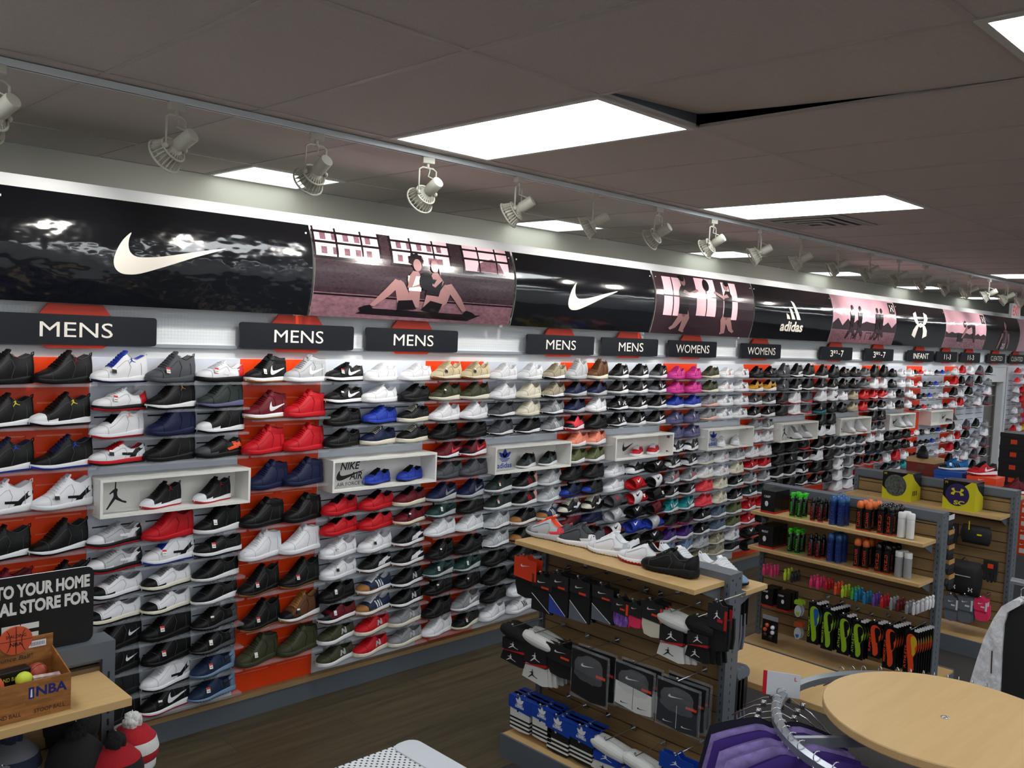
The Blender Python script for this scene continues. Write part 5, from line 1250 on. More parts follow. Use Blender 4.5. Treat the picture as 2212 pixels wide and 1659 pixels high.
# ---------------- spray cans and insoles on the second gondola ----------------
def can(x,y,z,r,h,body,cap,txt,tcol,lab,style):
    t=thing('spray_can',lab,'can',(x,y,z),0,'spray cans on the maple shelves')
    o=MB().lathe([(r*.95,0),(r,.003),(r,h*.74),(r*.8,h*.78)],(0,0,0),18).build('body',body,t);sm(o,30)
    MB().lathe([(r*1.005,0),(r*1.01,.006)],(0,0,0),18).build('base_rim',tcol,t,True)
    if style=='dome': o=MB().lathe([(r*.98,h*.75),(r,h*.84),(r*.85,h*.93),(r*.5,h*.985),(0,h)],(0,0,0),18).build('cap',cap,t,True)
    elif style=='cap': o=MB().lathe([(r*1.02,h*.78),(r*1.02,h*.97),(r*.9,h),(0,h)],(0,0,0),18).build('cap',cap,t);sm(o)
    elif style=='spray':
        m=MB().lathe([(r*.55,h*.76),(r*.4,h*.86),(0,h*.86)],(0,0,0),12);m.box(-.02,-.007,h*.86,.018,.007,h*.95);m.box(-.026,-.005,h*.9,-.018,.005,h*.95);m.tube([(-.012,0,h*.87),(-.02,0,h*.76)],.003,5);m.box(-.006,-.012,h*.95,.02,.012,h*.99)
        m.build('trigger',cap,t)
    elif style=='slim': o=MB().lathe([(r*.8,h*.78),(r*.55,h*.85),(r*.5,h*.97),(r*.3,h),(0,h)],(0,0,0),16).build('cap',cap,t,True)
    if txt:
        v,f=text2d(txt,h*.52,r*.75,.02);m=MB()
        P=[]
        for p in v:  # vertical lettering bent round the can, facing -x
            u=p[1]-r*.375;an=u/r;P.append((-(r+.0006)*math.cos(an),(r+.0006)*math.sin(an),h*.12+p[0]))
        m.add(P,f);m.build('lettering',tcol,t)
    return t
cbk=mat('can_black',(20,20,22),.25);cbl=mat('can_blue',(22,44,104),.25);cgr=mat('cap_green',(70,220,50),.35);cblu=mat('cap_blue',(40,90,150),.2,alpha=.9);cor=mat('cap_orange',(226,112,52),.35);cwh=mat('can_white',(228,228,230),.3);ccap=mat('cap_black',(14,14,16),.15);txo=mat('print_orange',(226,62,28),.4);txb=mat('print_blue',(36,72,150),.4);txg=mat('print_green',(80,200,60),.4);txr=mat('print_red',(196,30,40),.4);cgy=mat('can_grey',(150,152,156),.3)
rows2=[('green trigger-top black can',cbk,cgr,'FOGGER',txg,'spray',.0165,.155,-1.475,[(0,0),(0,1),(1,0),(1,1)]),('slim black can',cbk,ccap,'CREP',txr,'slim',.0165,.145,-1.615,[(0,0),(0,1),(1,0),(1,1)]),
 ('blue-domed can',cbl,cblu,'REVIVE',txb,'dome',.022,.178,-1.745,[(0,0),(0,1),(1,0),(1,1),(2,0)]),('orange-domed black can',cbk,cor,'CLEANER',txo,'dome',.021,.178,-1.915,[(0,0),(0,1),(1,0),(1,1),(2,0),(2,1)]),
 ('black-capped can with orange lettering',cbk,ccap,'SHIELD',txo,'dome',.022,.178,-2.045,[(0,0),(0,1),(1,0),(1,1),(2,0),(2,1)]),('white can',cwh,mat('cap_white',(232,232,230),.4),None,cgy,'cap',.022,.15,-2.165,[(0,0),(0,1),(1,0)])]
wt={0:'front',1:'middle',2:'back'}
for si,(zs,sn_) in enumerate(((.979,'upper'),(.749,'lower'))):
    for (nm,bd,cp,tx,tc_,st,r,h,y,lay) in rows2:
        if si==1 and nm=='white can': bd=cgy;nm='grey-labelled white-capped can'
        for (d,s) in lay:
            can(3.805+d*.052+(.004 if s else 0),y-s*.05-d*.008,zs,r,h,bd,cp,tx,tc_,'%s, %s row %s, %s maple shelf'%(nm,wt[d],'left' if s==0 else 'right',sn_),st)
    # shoe care boxes at the left end
    for k in range(2):
        t=thing('shoe_care_box','red-footed black shoe care box, %s one at left end of %s maple shelf'%('front' if k==0 else 'back',sn_),'box',(3.81+.094*k,-1.325,zs),0,'shoe care boxes on the maple shelves')
        MB().box(-.045,-.05,0,.045,.05,.145,0).box(-.0455,-.0505,0,.0455,.0505,.012,1).build('carton',[cbk,txr],t)
        m=MB();m.prism(ell(-.01,.06,.012,.018,12),lambda u,v,w:(-.0462+w,-u,v),.001,0)
        v,f=text2d('CREP' if si==0 else 'PROTECT',.045,.014,.02);m.add([(-.0462,-(p[0]-.03),p[1]+.1) for p in v],f)
        m.build('print',cwh,t)
def hang(name,cat,parts,X,y,z,lab,grp,n=1,gap=.03,labs=None):
    T_=None
    for k in range(n):
        l=(lab if n==1 else '%s, %s from the front'%(lab,ordn[k]))
        if T_ is None:
            T_=thing(name,l,cat,(X,y,z),0,grp)
            for nm,mb,ms in parts: mb.build(nm,ms,T_)
        else: c_=copy_tree(T_,label=l);c_.location=(X+gap*k,y-.004*k,z)
def insole(c1,c2,word,w=.085,h=.26,arch=True):
    m=MB().prism([(-w/2,-h),(w/2,-h),(w/2,0),(-w/2,0)],lambda u,v,q:(q,-u,v),.006,0)
    s=MB()
    out=[(-.02,-.03),(.0,-.02),(.022,-.035),(.034,-.075),(.03,-.12),(.016,-.15),(.02,-.18),(.022,-.22),(.008,-.245),(-.006,-.235),(-.008,-.2),(-.016,-.15),(-.022,-.1),(-.026,-.06)]
    s.prism([(u*1.05,v*h/.26) for u,v in catmull(out,2)],lambda u,v,q:(-.0012+q,-u,v),.001,0)
    s.prism([(u*.6+.012,v*h/.26*.5-.02) for u,v in out],lambda u,v,q:(-.0018+q,-u,v),.0006,1)
    x=MB();v,f=text2d(word,h*.5,.013,.02);x.add([(-.0016,-(-w*.36-p[1]+.006),-h*.85+p[0]) for p in v],f)
    tg=MB().box(-.004,-.03-.014,-.002,-.001,-.03+.014,.012)
    return [('card',m,[cbk]),('printed_insole',s,[c1,c2]),('lettering',x,[c1]),('price_flag',tg,[mat('flag_white',(220,220,220),.5)])]
lime=mat('print_lime_green',(150,190,40),.4);ora=mat('print_bright_orange',(230,74,30),.4);yel=mat('print_yellow',(214,180,40),.4);blu=mat('print_mid_blue',(36,96,170),.4)
INS=[(1760,1303,1392,lime,blu,'COMFORT',4),(1790,1315,1405,lime,cbk,'MEMORY PLUS',7),(1825,1330,1415,lime,cbk,'ATHLETE',3),(1855,1342,1425,lime,cbk,'ATHLETE',3),(1892,1345,1422,ora,cbk,'SUPPORT',3),(1925,1352,1447,ora,cbk,'MEMORY PLUS',6),(1970,1362,1462,ora,yel,'ATHLETE',7)]
nms={'COMFORT':'lime and blue insole pack','MEMORY PLUS':'insole pack with long wavy print','ATHLETE':'insole pack lettered ATHLETE','SUPPORT':'orange curled insole pack'}
for k,(px,py,py2,a,b,wd,n) in enumerate(INS):
    P=at(px,py,0,3.77);Q=at(px,py2,0,3.77);h=float(P[2]-Q[2])
    hang('insole_pack','insoles',insole(a,b,wd,.075,h),3.77,float(P[1]),float(P[2]),'%s %s, %s hook from left'%('lime' if a is lime else 'orange',nms[wd].replace('lime and blue ','blue-edged ').replace('orange ',''),ordn[k]),'insole packs on the second gondola',n,.026)
    hookrod(3.95,3.75,float(P[1]),float(P[2])+.008,'chrome hook of the %s insole stack from left'%ordn[k])
# key rings and laces in the row under the lower shelf
KEY=[(1651,1230,'P'),(1667,1233,'P'),(1697,1240,'Y'),(1712,1245,'K'),(1753,1255,'P'),(1767,1258,'P'),(1785,1262,'r'),(1806,1270,'o'),(1821,1276,'Y'),(1842,1280,'G'),(1850,1284,'L'),(1868,1290,'L'),(1888,1294,'u'),(1906,1298,'r'),(1926,1302,'g'),(1940,1306,'R'),(1960,1310,'g'),(1975,1312,'w'),(1985,1308,'w'),(1995,1304,'w'),(2003,1300,'w')]
kc={'P':(232,60,120),'Y':(190,214,50),'K':(40,40,42),'r':(200,30,40),'o':(236,80,34),'G':(60,180,70),'L':(40,130,180),'u':(110,70,160),'g':(150,152,156),'R':(110,24,30),'w':(226,226,228)}
kn={'P':'pink','Y':'lime','K':'black','r':'red','o':'orange','G':'green','L':'blue','u':'purple','g':'grey','R':'maroon','w':'white'}
for k,(px,py,c_) in enumerate(KEY):
    P=at(px,py-14,0,3.78);M_=mat('trinket_'+kn[c_],kc[c_],.5)
    m=MB();m.lathe([(0,0),(.008,.004),(.01,.02),(.011,.045),(.006,.06),(0,.062)],(0,0,-.085),10)
    m2=MB().lathe([(0,0),(.008,.006),(.009,.016),(0,.024)],(0,0,-.03),10)
    m3=MB().tube([(0,0,-.02),(0,.006,-.008),(0,0,.004),(0,-.006,-.008)],.0012,5)
    hang('key_ring_trinket','key ring',[('body',m,[M_]),('bead',m2,[M_]),('clip',m3,[M_hook])],3.78,float(P[1]),float(P[2]),'%s miniature key ring hung under the lower shelf, %s from left'%(kn[c_],ordn[k] if k<20 else 'twenty-first'),'key rings hung on the second gondola',3,.035)
# black boxed packs, gel pads and the mini ball card
for k,(px,py,l) in enumerate([(1658,1270,'left'),(1692,1280,'right')]):
    P=at(px,py,0,3.78);m=MB().box(0,-.04,-.12,.03,.04,0,0).box(-.001,-.041,-.122,.031,.041,-.112,1)
    q=MB().prism(ell(.0,-.06,.01,.014,12),lambda u,v,w:(-.0012+w,-u,v),.001);v,f=text2d('CREP',.04,.012,.02);q.add([(-.0012,-(p[0]-.034),p[1]-.03) for p in v],f)
    hang('shoe_care_pack','pack',[('carton',m,[cbk,txr]),('print',q,[cwh])],3.78,float(P[1]),float(P[2]),'hanging black shoe care pack, %s stack below the lower shelf'%l,'shoe care packs on hooks',3,.04)
for k,(px,py,c_,l) in enumerate([(1725,1300,lime,'clear gel heel pad with lime card, upper one'),(1724,1348,mat('card_rust',(170,70,30),.5),'clear gel heel pad with rust card and blue mark')]):
    P=at(px,py,0,3.78);m=MB().prism([(-.028,-.02),(.028,-.02),(.03,.0),(.02,.012),(-.02,.012),(-.03,0)],lambda u,v,w:(w,-u,v),.004)
    q=MB().prism([(x*.9,z-.06) for x,z in ell(0,0,.026,.038,16)],lambda u,v,w:(-.002+w,-u,v),.008)
    q2=MB().prism([(-.01,-.08),(0,-.09),(.01,-.08),(.012,-.066),(-.012,-.066)],lambda u,v,w:(-.004+w,-u,v),.002)
    hang('gel_pad_pack','pack',[('card',m,[c_]),('gel_pad',q,[mat('gel_pad_clear',(190,196,200),.2)]),('mark',q2,[c_ if k==0 else blu])],3.78,float(P[1]),float(P[2]),l,'gel pads on hooks',2,.03)
P=at(1665,1330,0,3.76);m=MB().box(0,-.055,-.17,.004,.055,0);bb=MB()
t=thing('mini_ball_card','black blister card with orange and white miniature balls hanging above the deck','pack',(3.76,float(P[1]),float(P[2])),0);m.build('card',cbk,t)
MB().box(-.001,-.055,-.03,0,.055,0).build('header',mat('card_silver',(150,150,152),.4),t)
for q,(y,z,mm_) in enumerate([(.018,-.065,M_bbl),(-.022,-.072,cwh),(.03,-.095,M_bbl),(-.022,-.105,cwh),(.028,-.125,M_brn),(-.012,-.135,M_brn)]):
    MB().ball((-.008,y,z),.014,n=12).build('mini_ball',mm_,t,True)
# ---------------- boxed balls, shoe boxes on the third gondola ----------------
M_uay=mat('carton_yellow',(206,196,30),.45);M_uap=mat('print_violet',(44,32,84),.4);M_camo=mat('print_camo',(80,84,76),.5,noise=((60,60,60),.6))
for k,(y0,y1,camo,l) in enumerate([(-1.50,-1.76,True,'yellow and black boxed basketball with grey camouflage ball print'),(-1.93,-2.18,False,'yellow and black boxed basketball with violet ball print')]):
    yc=(y0+y1)/2;h=.2;w=.105
    t=thing('boxed_basketball',l,'box',(5.138,yc,.9855),0,'boxed balls on the third gondola')
    m=MB().box(-.085,-w,0,.085,w,h,0);m.build('carton',[M_uay],t)
    m=MB();fx=lambda u,v:(-.0856,-u,v)
    m.flat([(-w,h*.45),(-w,h),(w*.72,h),(w*.2,h*.8)],fx,0)
    m.flat([(-w*.7,h*.3),(-w,h*.45),(w*.2,h*.8)],fx,0)
    m.add([(-.084,-w-.0006,h),(.084,-w-.0006,h),(.084,-w-.0006,h*.45),(-.03,-w-.0006,h*.75)],[(0,1,2,3)],0);m.add([(-.085,-w,h+.0006),(-.085,w,h+.0006),(.085,w,h+.0006),(.085,-w,h+.0006)],[(0,1,2,3)],0)
    m.flat(ell(-.01,h*.52,.078,.078,28),lambda u,v:(-.0862,-u,v),1)
    if not camo:
        for p_ in UA: m.flat([(-.055+a*.09,h*.5+b*.05) for a,b in p_],lambda u,v:(-.0868,-u,v),2)
        v,f=text2d('SC',.07,.03,.04);m.add([(-.0868,-(p[0]-.03),p[1]+.035) for p in v],f,2)
    else:
        for a in (-.02,.02): m.tube([(-.0866,-a-.04*math.cos(b),h*.52+.07*math.sin(b)) for b in np.linspace(-1.2,1.2,8)],.0015,4,0)
        for q in range(3): m.add([(-.06+q*.03,-w-.0007,.04),(-.045+q*.03,-w-.0007,.04),(-.045+q*.03,-w-.0007,.075),(-.06+q*.03,-w-.0007,.075)],[(0,1,2,3)],0)
    for p_ in UA: m.flat([(-.095+ a*.02,h*.88+b*.018) for a,b in p_],lambda u,v:(-.0866,-u,v),2)
    m.build('print',[cbk,M_camo if camo else M_uap,M_uay],t)
def shoebox(x,y,z,lx,ly,h,body,lid,lab,txt=None,rz=0,grp='shoe boxes on the fixtures',end=None):
    t=thing('shoe_box',lab,'box',(x,y,z),rz,grp)
    MB().box(-lx/2+.003,-ly/2+.003,0,lx/2-.003,ly/2-.003,h*.97).build('carton',body,t)
    m=MB().box(-lx/2,-ly/2,h*.66,lx/2,ly/2,h,0);m.build('lid',lid,t,bevel=.002)
    q=MB();q.box(-lx/2-.0008,-.03,h*.15,-lx/2+.003,.02,h*.5)
    q.build('end_label',end or cwh,t)
    if txt:
        q=MB();q.flat([(-.02+p[0]*.045,h*.74+p[1]*.018) for p in (SWOOSH)] if txt=='s' else TREFOIL[0],lambda u,v:(-lx/2-.0009,-u,v));q.build('lid_logo',cwh,t)
    return t
rd=mat('shoebox_dark_red',(110,34,28),.5);tanl=mat('shoebox_tan_lid',(186,150,104),.5);obx=mat('shoebox_orange',(236,72,28),.45);bbx=mat('shoebox_blue',(22,78,168),.45);kbx=mat('shoebox_black',(22,22,24),.5);brb=mat('shoebox_brown',(96,60,40),.5)
shoebox(5.60,-1.62,1.0805,.2,.21,.075,rd,rd,'dark red shoe box at the bottom of the stack topped by a tan lid')
shoebox(5.60,-1.615,1.156,.2,.21,.1,rd,tanl,'dark red shoe box with tan lid, topmost of its stack',end=brb)
shoebox(5.57,-1.83,1.0805,.2,.2,.11,bbx,bbx,'bright blue shoe box beside the dark red stack',txt=None)
shoebox(5.57,-2.06,1.0805,.2,.2,.10,obx,obx,'orange shoe box behind the second boxed ball','s')
make_shoe('aK/kk',(5.58,-1.60,1.257),math.radians(20),'black low sneaker on top of the tan lidded shoe box',.85,'sneakers on the stacked shoe boxes')
make_shoe('bLkLL/ww+3k!w',(5.57,-1.83,1.192),math.radians(-40),'bright blue running shoe with black stripes on the blue box',.82,'sneakers on the stacked shoe boxes')
make_shoe('rrrkk/wr+sw',(5.57,-2.03,1.182),math.radians(-30),'red and black running shoe on the orange shoe box',.9,'sneakers on the stacked shoe boxes')
make_shoe('hRkRR/wr',(5.57,-2.25,1.0815),math.radians(-50),'maroon high sneaker with white sole at the shelf end',.8,'sneakers on the stacked shoe boxes')
# gloves, backpack and socks hanging on the third gondola
def cloth_blob(w,h,d,seed,n=10):
    m=MB();r=random.Random(seed);v=[];f=[]
    for s in (0,1):
        for i in range(n+1):
            for j in range(n+1):
                a=i/n*2-1;b=j/n;e=math.sqrt(max(0,1-a*a))*math.sqrt(max(0,1-(2*b-1)**4))
                v.append(((-1 if s==0 else 1)*d/2*e+r.uniform(-.003,.003)*e,a*w/2*(1-.15*abs(2*b-1)**2),-h*b))
    N=(n+1)**2
    for s in (0,1):
        for i in range(n):
            for j in range(n): q=(i*(n+1)+j,(i+1)*(n+1)+j,(i+1)*(n+1)+j+1,i*(n+1)+j+1);f.append(tuple(s*N+k for k in (q[::-1] if s==0 else q)))
    return m.add(v,f)
def glove(w,h,seed):
    m=MB();m.prism([(-w/2,0),(w/2,0),(w/2,-h*.55),(-w/2,-h*.55)],lambda u,v,q:(q,-u,v),.02)
    for k in range(4): x=-w/2+w*(k+.5)/4;m.tube([(.01,-x,-h*.5),(.008,-x,-h*(.8+.05*(k%2))),(.01,-x,-h*(.95-.06*abs(k-1.5)))],[w*.12,w*.12,w*.07],8)
    m.tube([(.01,w/2,-h*.25),(.01,w*.72,-h*.5),(.01,w*.7,-h*.62)],[w*.13,w*.12,w*.07],8)
    return m
HG=[(2055,1130,'b','black winter gloves with pale tag, upper left on the third gondola'),(2110,1135,'B','black rolled athletic bag with yellow strap tag'),(2085,1210,'p','large black backpack with white logos'),(2140,1212,'b','black gloves with orange tag at right'),]
for k,(px,py,kd,l) in enumerate(HG):
    P=at(px,py,0,5.1)
    t=thing('hanging_bag' if kd in 'Bp' else 'glove_pair',l,'bag' if kd in 'Bp' else 'gloves',(5.1,float(P[1]),float(P[2])),0,'black accessories on the third gondola')
    if kd=='b': glove(.09,.16,k).build('gloves',mat('glove_black',(22,22,24),.8),t);MB().box(-.004,-.02,-.05,-.001,.015,-.02).build('tag',cwh if k==0 else cO,t)
    elif kd=='B': cloth_blob(.2,.13,.09,3).build('bag',mat('bag_black',(20,20,22),.7),t,True);MB().box(-.05,.03,-.03,-.044,.036,.03).box(-.05,-.05,-.06,-.045,-.02,-.05).build('strap_tag',M_uay,t)
    else:
        cloth_blob(.24,.24,.12,5).build('body',mat('bag_black',(20,20,22),.7),t,True);q=MB()
        for s in (-.06,.05):
            for p_ in UA: q.flat([(s+a*.03,-.2+b*.03) for a,b in p_],lambda u,v:(-.062,-u,v))
        q.box(-.064,-.06,-.1,-.06,.06,-.096);q.build('logos',cwh,t);MB().tube([(0,-.02,0),(0,0,.02),(0,.02,0)],.004,6).build('handle',cbk,t)
for k,(px,py,px2,py2,c_,l) in enumerate([(2040,1285,2066,1345,sG,'grey ankle socks hanging low on the third gondola, left'),(2068,1285,2098,1350,sG,'grey ankle socks hanging low on the third gondola, right'),(2105,1292,2130,1345,sP,'pink ankle socks hanging low on the third gondola')]):
    place_stack('card',px,py,px2,py2,(c_,c_,c_,cwh),'s',3,l,X=5.08,Xs=5.24,gap=.03)
# tan and black gloves on the back of the spray-can gondola
for k in range(5):
    P=at(2056,1112+k*32,0,4.27);t=thing('glove_pair','tan and black work gloves stack %s from the top beside the post'%ordn[k],'gloves',(4.27,float(P[1]),float(P[2])),PI/2,'tan and black gloves hung by the post')
    glove(.09,.11,k).build('gloves',mat('glove_black',(22,22,24),.8),t);q=MB().box(-.002,-.046,-.03,.022,.046,0);q.build('cuff',mat('glove_tan',(176,130,76),.7,noise=((80,80,80),.4)) if k else cwh,t)
# stacks of shoe boxes beyond, at the right edge
for k in range(7): shoebox(7.3,-1.78,.60+k*.112,.3,.22,.111,kbx,kbx,'black shoe box %s from the bottom of the tall black stack'%ordn[k],end=obx,grp='stack of black shoe boxes')
o=MB().box(7.1,-2.0,0,7.5,-1.55,.599).build('stack_plinth',M_gf);tag(o,'grey plinth below the tall stack of black shoe boxes','plinth')
for k in range(5): shoebox(6.2,-2.2,.55+k*.104,.26,.22,.103,obx,obx,'orange shoe box %s from the bottom of the orange stack at right'%ordn[k],'s',grp='stack of orange shoe boxes')
o=MB().box(6.05,-2.35,0,6.35,-2.05,.549).build('stack_plinth',M_gf);tag(o,'grey plinth below the stack of orange shoe boxes','plinth')
# ---------------- low tables ----------------
t=thing('low_display_table','low maple topped table behind the sock gondola','table',(2.47,-2.35,0))
MB().box(-.24,-.6,.47,.22,.62,.5).build('tabletop',M_maple,t,bevel=.003)
for sx in (-.2,.18):
    for sy in (-.55,.57): MB().box(sx-.015,sy-.015,0,sx+.015,sy+.015,.47).build('leg',M_gf,t)
P=at(892,1600,2,.75);X0,Y0_=float(P[0]),float(P[1])
t=thing('display_table','round-cornered maple table cut off by the bottom photo edge','table',(X0-.25,Y0_-.3,0))
ring_=rrect(-.25,-.3,.25,.3,.045,6)
MB().prism(ring_,lambda u,v,w:(u,v,.725+w),.025).build('tabletop',M_maple,t)
MB().lathe([(.2,0),(.2,.015),(.03,.02),(.03,.725)],(0,0,0),24).build('pedestal',M_gf,t)
# perforated jersey folded on it
M_jer=bpy.data.materials.new('perforated_white_mesh');M_jer.use_nodes=True;nt=M_jer.node_tree;b=nt.nodes['Principled BSDF'];b.inputs['Roughness'].default_value=.8
tc=nt.nodes.new('ShaderNodeTexCoord');mp=nt.nodes.new('ShaderNodeMapping');mp.inputs['Scale'].default_value=(62,62,0.0);mp.inputs['Rotation'].default_value=(0,0,.78)
sp=nt.nodes.new('ShaderNodeVectorMath');sp.operation='FRACTION';sb=nt.nodes.new('ShaderNodeVectorMath');sb.operation='SUBTRACT';sb.inputs[1].default_value=(.5,.5,0)
ln_=nt.nodes.new('ShaderNodeVectorMath');ln_.operation='LENGTH';gt=nt.nodes.new('ShaderNodeMath');gt.operation='GREATER_THAN';gt.inputs[1].default_value=.24
cx_=nt.nodes.new('ShaderNodeMix');cx_.data_type='RGBA';cx_.inputs[6].default_value=(*lin((58,62,84)),1);cx_.inputs[7].default_value=(*lin((224,226,228)),1)
nt.links.new(tc.outputs['Object'],mp.inputs[0]);nt.links.new(mp.outputs[0],sp.inputs[0]);nt.links.new(sp.outputs[0],sb.inputs[0]);nt.links.new(sb.outputs[0],ln_.inputs[0]);nt.links.new(ln_.outputs['Value'],gt.inputs[0]);nt.links.new(gt.outputs[0],cx_.inputs[0]);nt.links.new(cx_.outputs[2],b.inputs['Base Color'])
t=thing('folded_jersey','white perforated jersey folded flat on the round-cornered table','clothing',(X0-.25,Y0_-.3,.7505))
MB().prism(rrect(-.238,-.288,.205,.288,.03),lambda u,v,w:(u,v,w),.012).build('mesh_body',M_jer,t,bevel=.003)
MB().prism(rrect(.15,-.288,.243,.288,.035),lambda u,v,w:(u,v,w),.016).build('sleeve_trim',mat('jersey_grey_white',(206,210,216),.8),t,bevel=.003)
# ---------------- round clothing rack ----------------
RX,RY,RZ=1.175,-3.345,1.0;RR=.465
t=thing('round_clothing_rack','round chrome clothing rack with a maple disc top at bottom right','clothing rack',(RX,RY,0))
M_rkm=mat('rack_grey_chrome',(150,154,160),.3,.5)
m=MB();n=72
for k in range(n):
    a0,a1=2*PI*k/n,2*PI*(k+1)/n
    v=[(r_*math.cos(a),r_*math.sin(a),z) for a in (a0,a1) for r_,z in ((RR-.012,RZ-.03),(RR+.012,RZ-.03),(RR+.014,RZ-.008),(RR,RZ),(RR-.014,RZ-.008))]
    m.add(v,[(i,(i+1)%5,(i+1)%5+5,i+5) for i in range(5)])
o=m.build('ring_rail',M_rkm,t);sm(o,50)
m=MB()
for k in range(4):
    a=PI/4*1.15+PI/2*k;d=np.array([math.cos(a),math.sin(a),0]);nn=np.array([-d[1],d[0],0])
    m.obox(d*(RR/2+.02)+np.array([0,0,RZ-.022]),d*(RR/2-.025),nn*.008,(0,0,.014))
m.build('spokes',M_rkm,t)
MB().lathe([(.03,0),(.03,RZ+.005)],(0,0,0),16).build('centre_pole',M_rkm,t,True)
m=MB()
for k in range(4): a=PI/4*1.15+PI/2*k;d=np.array([math.cos(a),math.sin(a),0]);m.tube([d*.02+(0,0,.05),d*.3+(0,0,.03),d*.32+(0,0,.0)],.012,8)
m.build('feet',M_rkm,t)
MB().lathe([(0,RZ+.022),(.333,RZ+.022),(.336,RZ+.026),(.336,RZ+.045),(.334,RZ+.048),(0,RZ+.048)],(0,0,0),72,ms=[0,1,1,1,0]).build('disc_top',[M_maple,M_maple],t)
P=at(2042,1549,2,RZ+.049);MB().lathe([(0,0),(.012,0),(.012,.002),(.005,.003),(.004,.001),(0,.001)],(float(P[0])-RX,float(P[1])-RY,RZ+.0478),20).build('centre_bolt',M_hook,t,True)
# size divider
P=at(1700,1480,2,1.02)
def divider(a,l,red=True):
    d=np.array([math.cos(a),math.sin(a),0])
    t=thing('size_divider',l,'sign',(RX+RR*d[0],RY+RR*d[1],RZ+.001),math.radians(-62))
    m=MB().box(-.05,-.001,-.02,.05,.001,.055,0);m.build('plate',[mat('divider_white',(214,216,222),.4)],t)
    MB().box(-.062,-.0015,-.02,-.05,.0015,.055).build('red_edge',txr,t)
    v,f=text2d('L',.008,.012,.02);MB().add([(p[0]+.032,-.0018,p[1]+.034) for p in v],f).build('size_letter',txr,t)
divider(math.atan2(float(P[1])-RY,float(P[0])-RX),'white size divider with a red edge on the rack ring')
# hangers with garments round the ring
M_pf=mat('fleece_purple',(112,60,186),.95,bump=((220,220,220),.7,.004));M_pd2=mat('knit_dark_purple',(72,44,128),.95);M_hg=mat('fleece_grey',(150,146,140),.95,bump=((200,200,200),.5,.003));M_pw=mat('print_purple_white',(150,130,190),.8,noise=((26,26,26),.35));M_nv=mat('fabric_dark_navy',(26,24,44),.9)
def hanger_parts():
    m=MB();m.tube([(0,0,0-.012),(0,.0,.0)]+[(0,.014*math.cos(a)-.0,.012+.014*math.sin(a)) for a in np.linspace(-1.4,2.6,9)],.0016,6)
    m.tube([(0,-.15,-.10),(0,-.08,-.05),(0,0,-.022),(0,.08,-.05),(0,.15,-.10)],.0022,6);m.box(-.004,-.012,-.04,.004,.012,-.012)
    m.box(-.004,-.060,-.046,.004,-.044,-.026);m.box(-.004,.044,-.046,.004,.060,-.026)
    return m
HME=hanger_parts().mesh('hanger',[M_hook],True)
def garment_mesh(seed,h=.5,th=.034):
    r=random.Random(seed);n=18;rows=14;v=[];f=[]
    for s in (0,1):
        for i in range(rows+1):
            b=i/rows
            for j in range(n+1):
                a=j/n*2-1
                W_=.19+.03*min(1,b*3)
                zt=-.022-.05*abs(a)**1.4
                if abs(a)<.26: zt-=.022*(1-(a/.26)**2)
                z=zt*(1-b)+(-h)*b
                e=math.sqrt(max(0,1-abs(a)**6))*min(1,(.25+b*2.2))
                x=(-1 if s==0 else 1)*th/2*e+.004*math.sin(9*a+seed)*b+r.uniform(-.001,.001)
                v.append((x,a*W_,z))
    N=(rows+1)*(n+1)
    for s in (0,1):
        for i in range(rows):
            for j in range(n): q=(i*(n+1)+j,i*(n+1)+j+1,(i+1)*(n+1)+j+1,(i+1)*(n+1)+j);f.append(tuple(s*N+k for k in (q if s else q[::-1])))
    return MB().add(v,f)
GM=[garment_mesh(k).mesh('garment',[M_pf],True) for k in range(3)]
def hgar(a,mt,lab,shown=True,dz=0):
    d=(math.cos(a),math.sin(a))
    t=thing('hanging_garment' if shown else 'chrome_hanger',lab,'clothing' if shown else 'hanger',(RX+RR*d[0],RY+RR*d[1],RZ+.0-.012+dz),a+PI/2+PI/2+random.uniform(-.08,.08),'garments on the round rack' if shown else 'hangers on the round rack')
    # local y runs along the radius
    t.rotation_euler=(0,0,a-PI/2+random.uniform(-.07,.07))
    o=bpy.data.objects.new('hanger',HME);COL.objects.link(o);o.parent=t
    if shown:
        o=bpy.data.objects.new('garment',GM[random.randrange(3)]);COL.objects.link(o);o.parent=t;o.material_slots[0].link='OBJECT';o.material_slots[0].material=mt;o.location=(0,0,.022)
A=lambda deg:math.radians(deg)
k=0
for deg,mt,l in [(166,M_pd2,'dark purple'),(171,M_hg,'grey fleece'),(177,M_pf,'bright purple fleece'),(182,M_pf,'bright purple fleece'),(187,M_pf,'purple fleece'),(192,M_pf,'purple fleece'),(198,M_pf,'purple fleece'),(204,M_pf,'purple fleece'),(211,M_nv,'dark navy'),(219,M_nv,'dark navy'),
   (158,M_pd2,'dark purple'),(150,M_pd2,'dark purple'),(144,M_pw,'purple and white printed'),(139,M_pw,'purple and white printed'),(134,M_pd2,'dark purple'),(129,M_pw,'purple and white printed'),(124,M_nv,'dark navy')]:
    k+=1;hgar(A(deg),mt,'%s top on the round rack ring, %s counted round from the divider'%(l,ordn[k-1]))
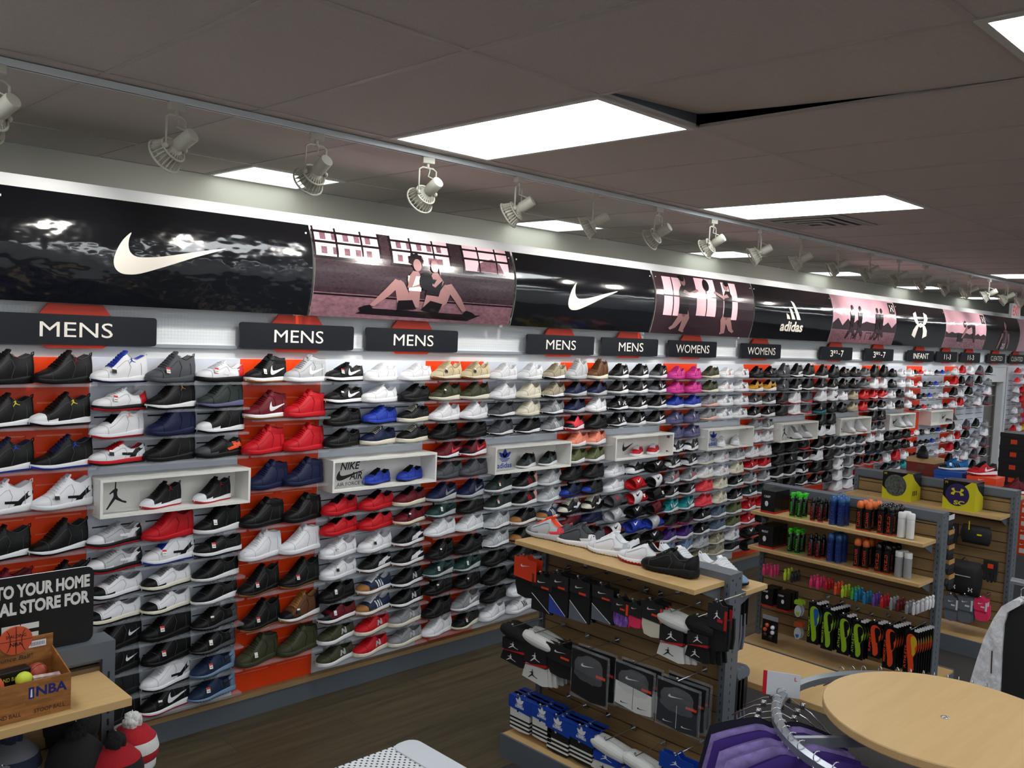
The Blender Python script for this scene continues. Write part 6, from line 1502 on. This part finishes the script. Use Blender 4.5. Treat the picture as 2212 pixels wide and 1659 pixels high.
for q,deg in enumerate([118,112,104,96,62,57,52,45,38,33,28,24,19,15,10,5]):
    hgar(A(deg),None,'empty chrome hanger on the far side of the ring, %s from the left'%ordn[q],False)
# ---------------- white jacket hanging at the right ----------------
JX=2.2;P=at(2195,1292,0,JX)
t=thing('hanging_jacket','white zip jacket with black lining hanging at the right edge','clothing',(JX,-3.30,float(P[2])),0)
M_jw=mat('jacket_white_nylon',(214,212,216),.5,bump=((26,26,14),.9,.02));M_jb=mat('jacket_black_lining',(14,14,16),.7)
def q_(x,y,dx=0): p=at(x,y,0,JX+dx);return (dx,float(p[1])+3.30,float(p[2])-float(P[2]))
sl_=[(2195,1293),(2172,1305),(2155,1330),(2135,1370),(2118,1420),(2103,1470),(2098,1560),(2160,1580),(2168,1480),(2172,1400),(2176,1345),(2184,1318),(2212,1303),(2212,1292)]
po=[(-q_(*p)[1],q_(*p)[2]) for p in sl_]
MB().prism(po,lambda u,v,w:(-.045+w,-u,v),.09).build('sleeve',M_jw,t,bevel=.02)
sb_=[(2212,1303),(2186,1318),(2177,1345),(2173,1400),(2169,1480),(2162,1580),(2330,1640),(2330,1330)]
po=[(-q_(*p)[1],q_(*p)[2]) for p in sb_]
MB().prism(po,lambda u,v,w:(-.03+w,-u,v),.06).build('body_lining',M_jb,t,bevel=.01)
a_,b_=q_(2152,1400),q_(2150,1448);MB().tube([(-.047,a_[1],a_[2]),(-.048,b_[1],b_[2])],.0022,6).build('zip_pocket',M_brn,t)
c_=q_(2205,1290);MB().tube([(0,c_[1]-.1,c_[2]-.03),(0,c_[1],c_[2]),(0,c_[1],c_[2]+.03),(0,c_[1]-.015,c_[2]+.045),(0,c_[1]-.03,c_[2]+.035)],.003,6).build('hanger',M_hook,t,True)
# the chrome bar it hangs on
o=MB().tube([(JX,-3.9,1.235),(JX,-3.2,1.235)],.012,10).tube([(JX,-3.9,1.235),(JX,-3.9,0)],.012,10).box(JX-.25,-3.93,0,JX+.25,-3.87,.03).build('garment_arm_rack',M_rkm);tag(o,'chrome arm rack holding the white jacket','clothing rack')
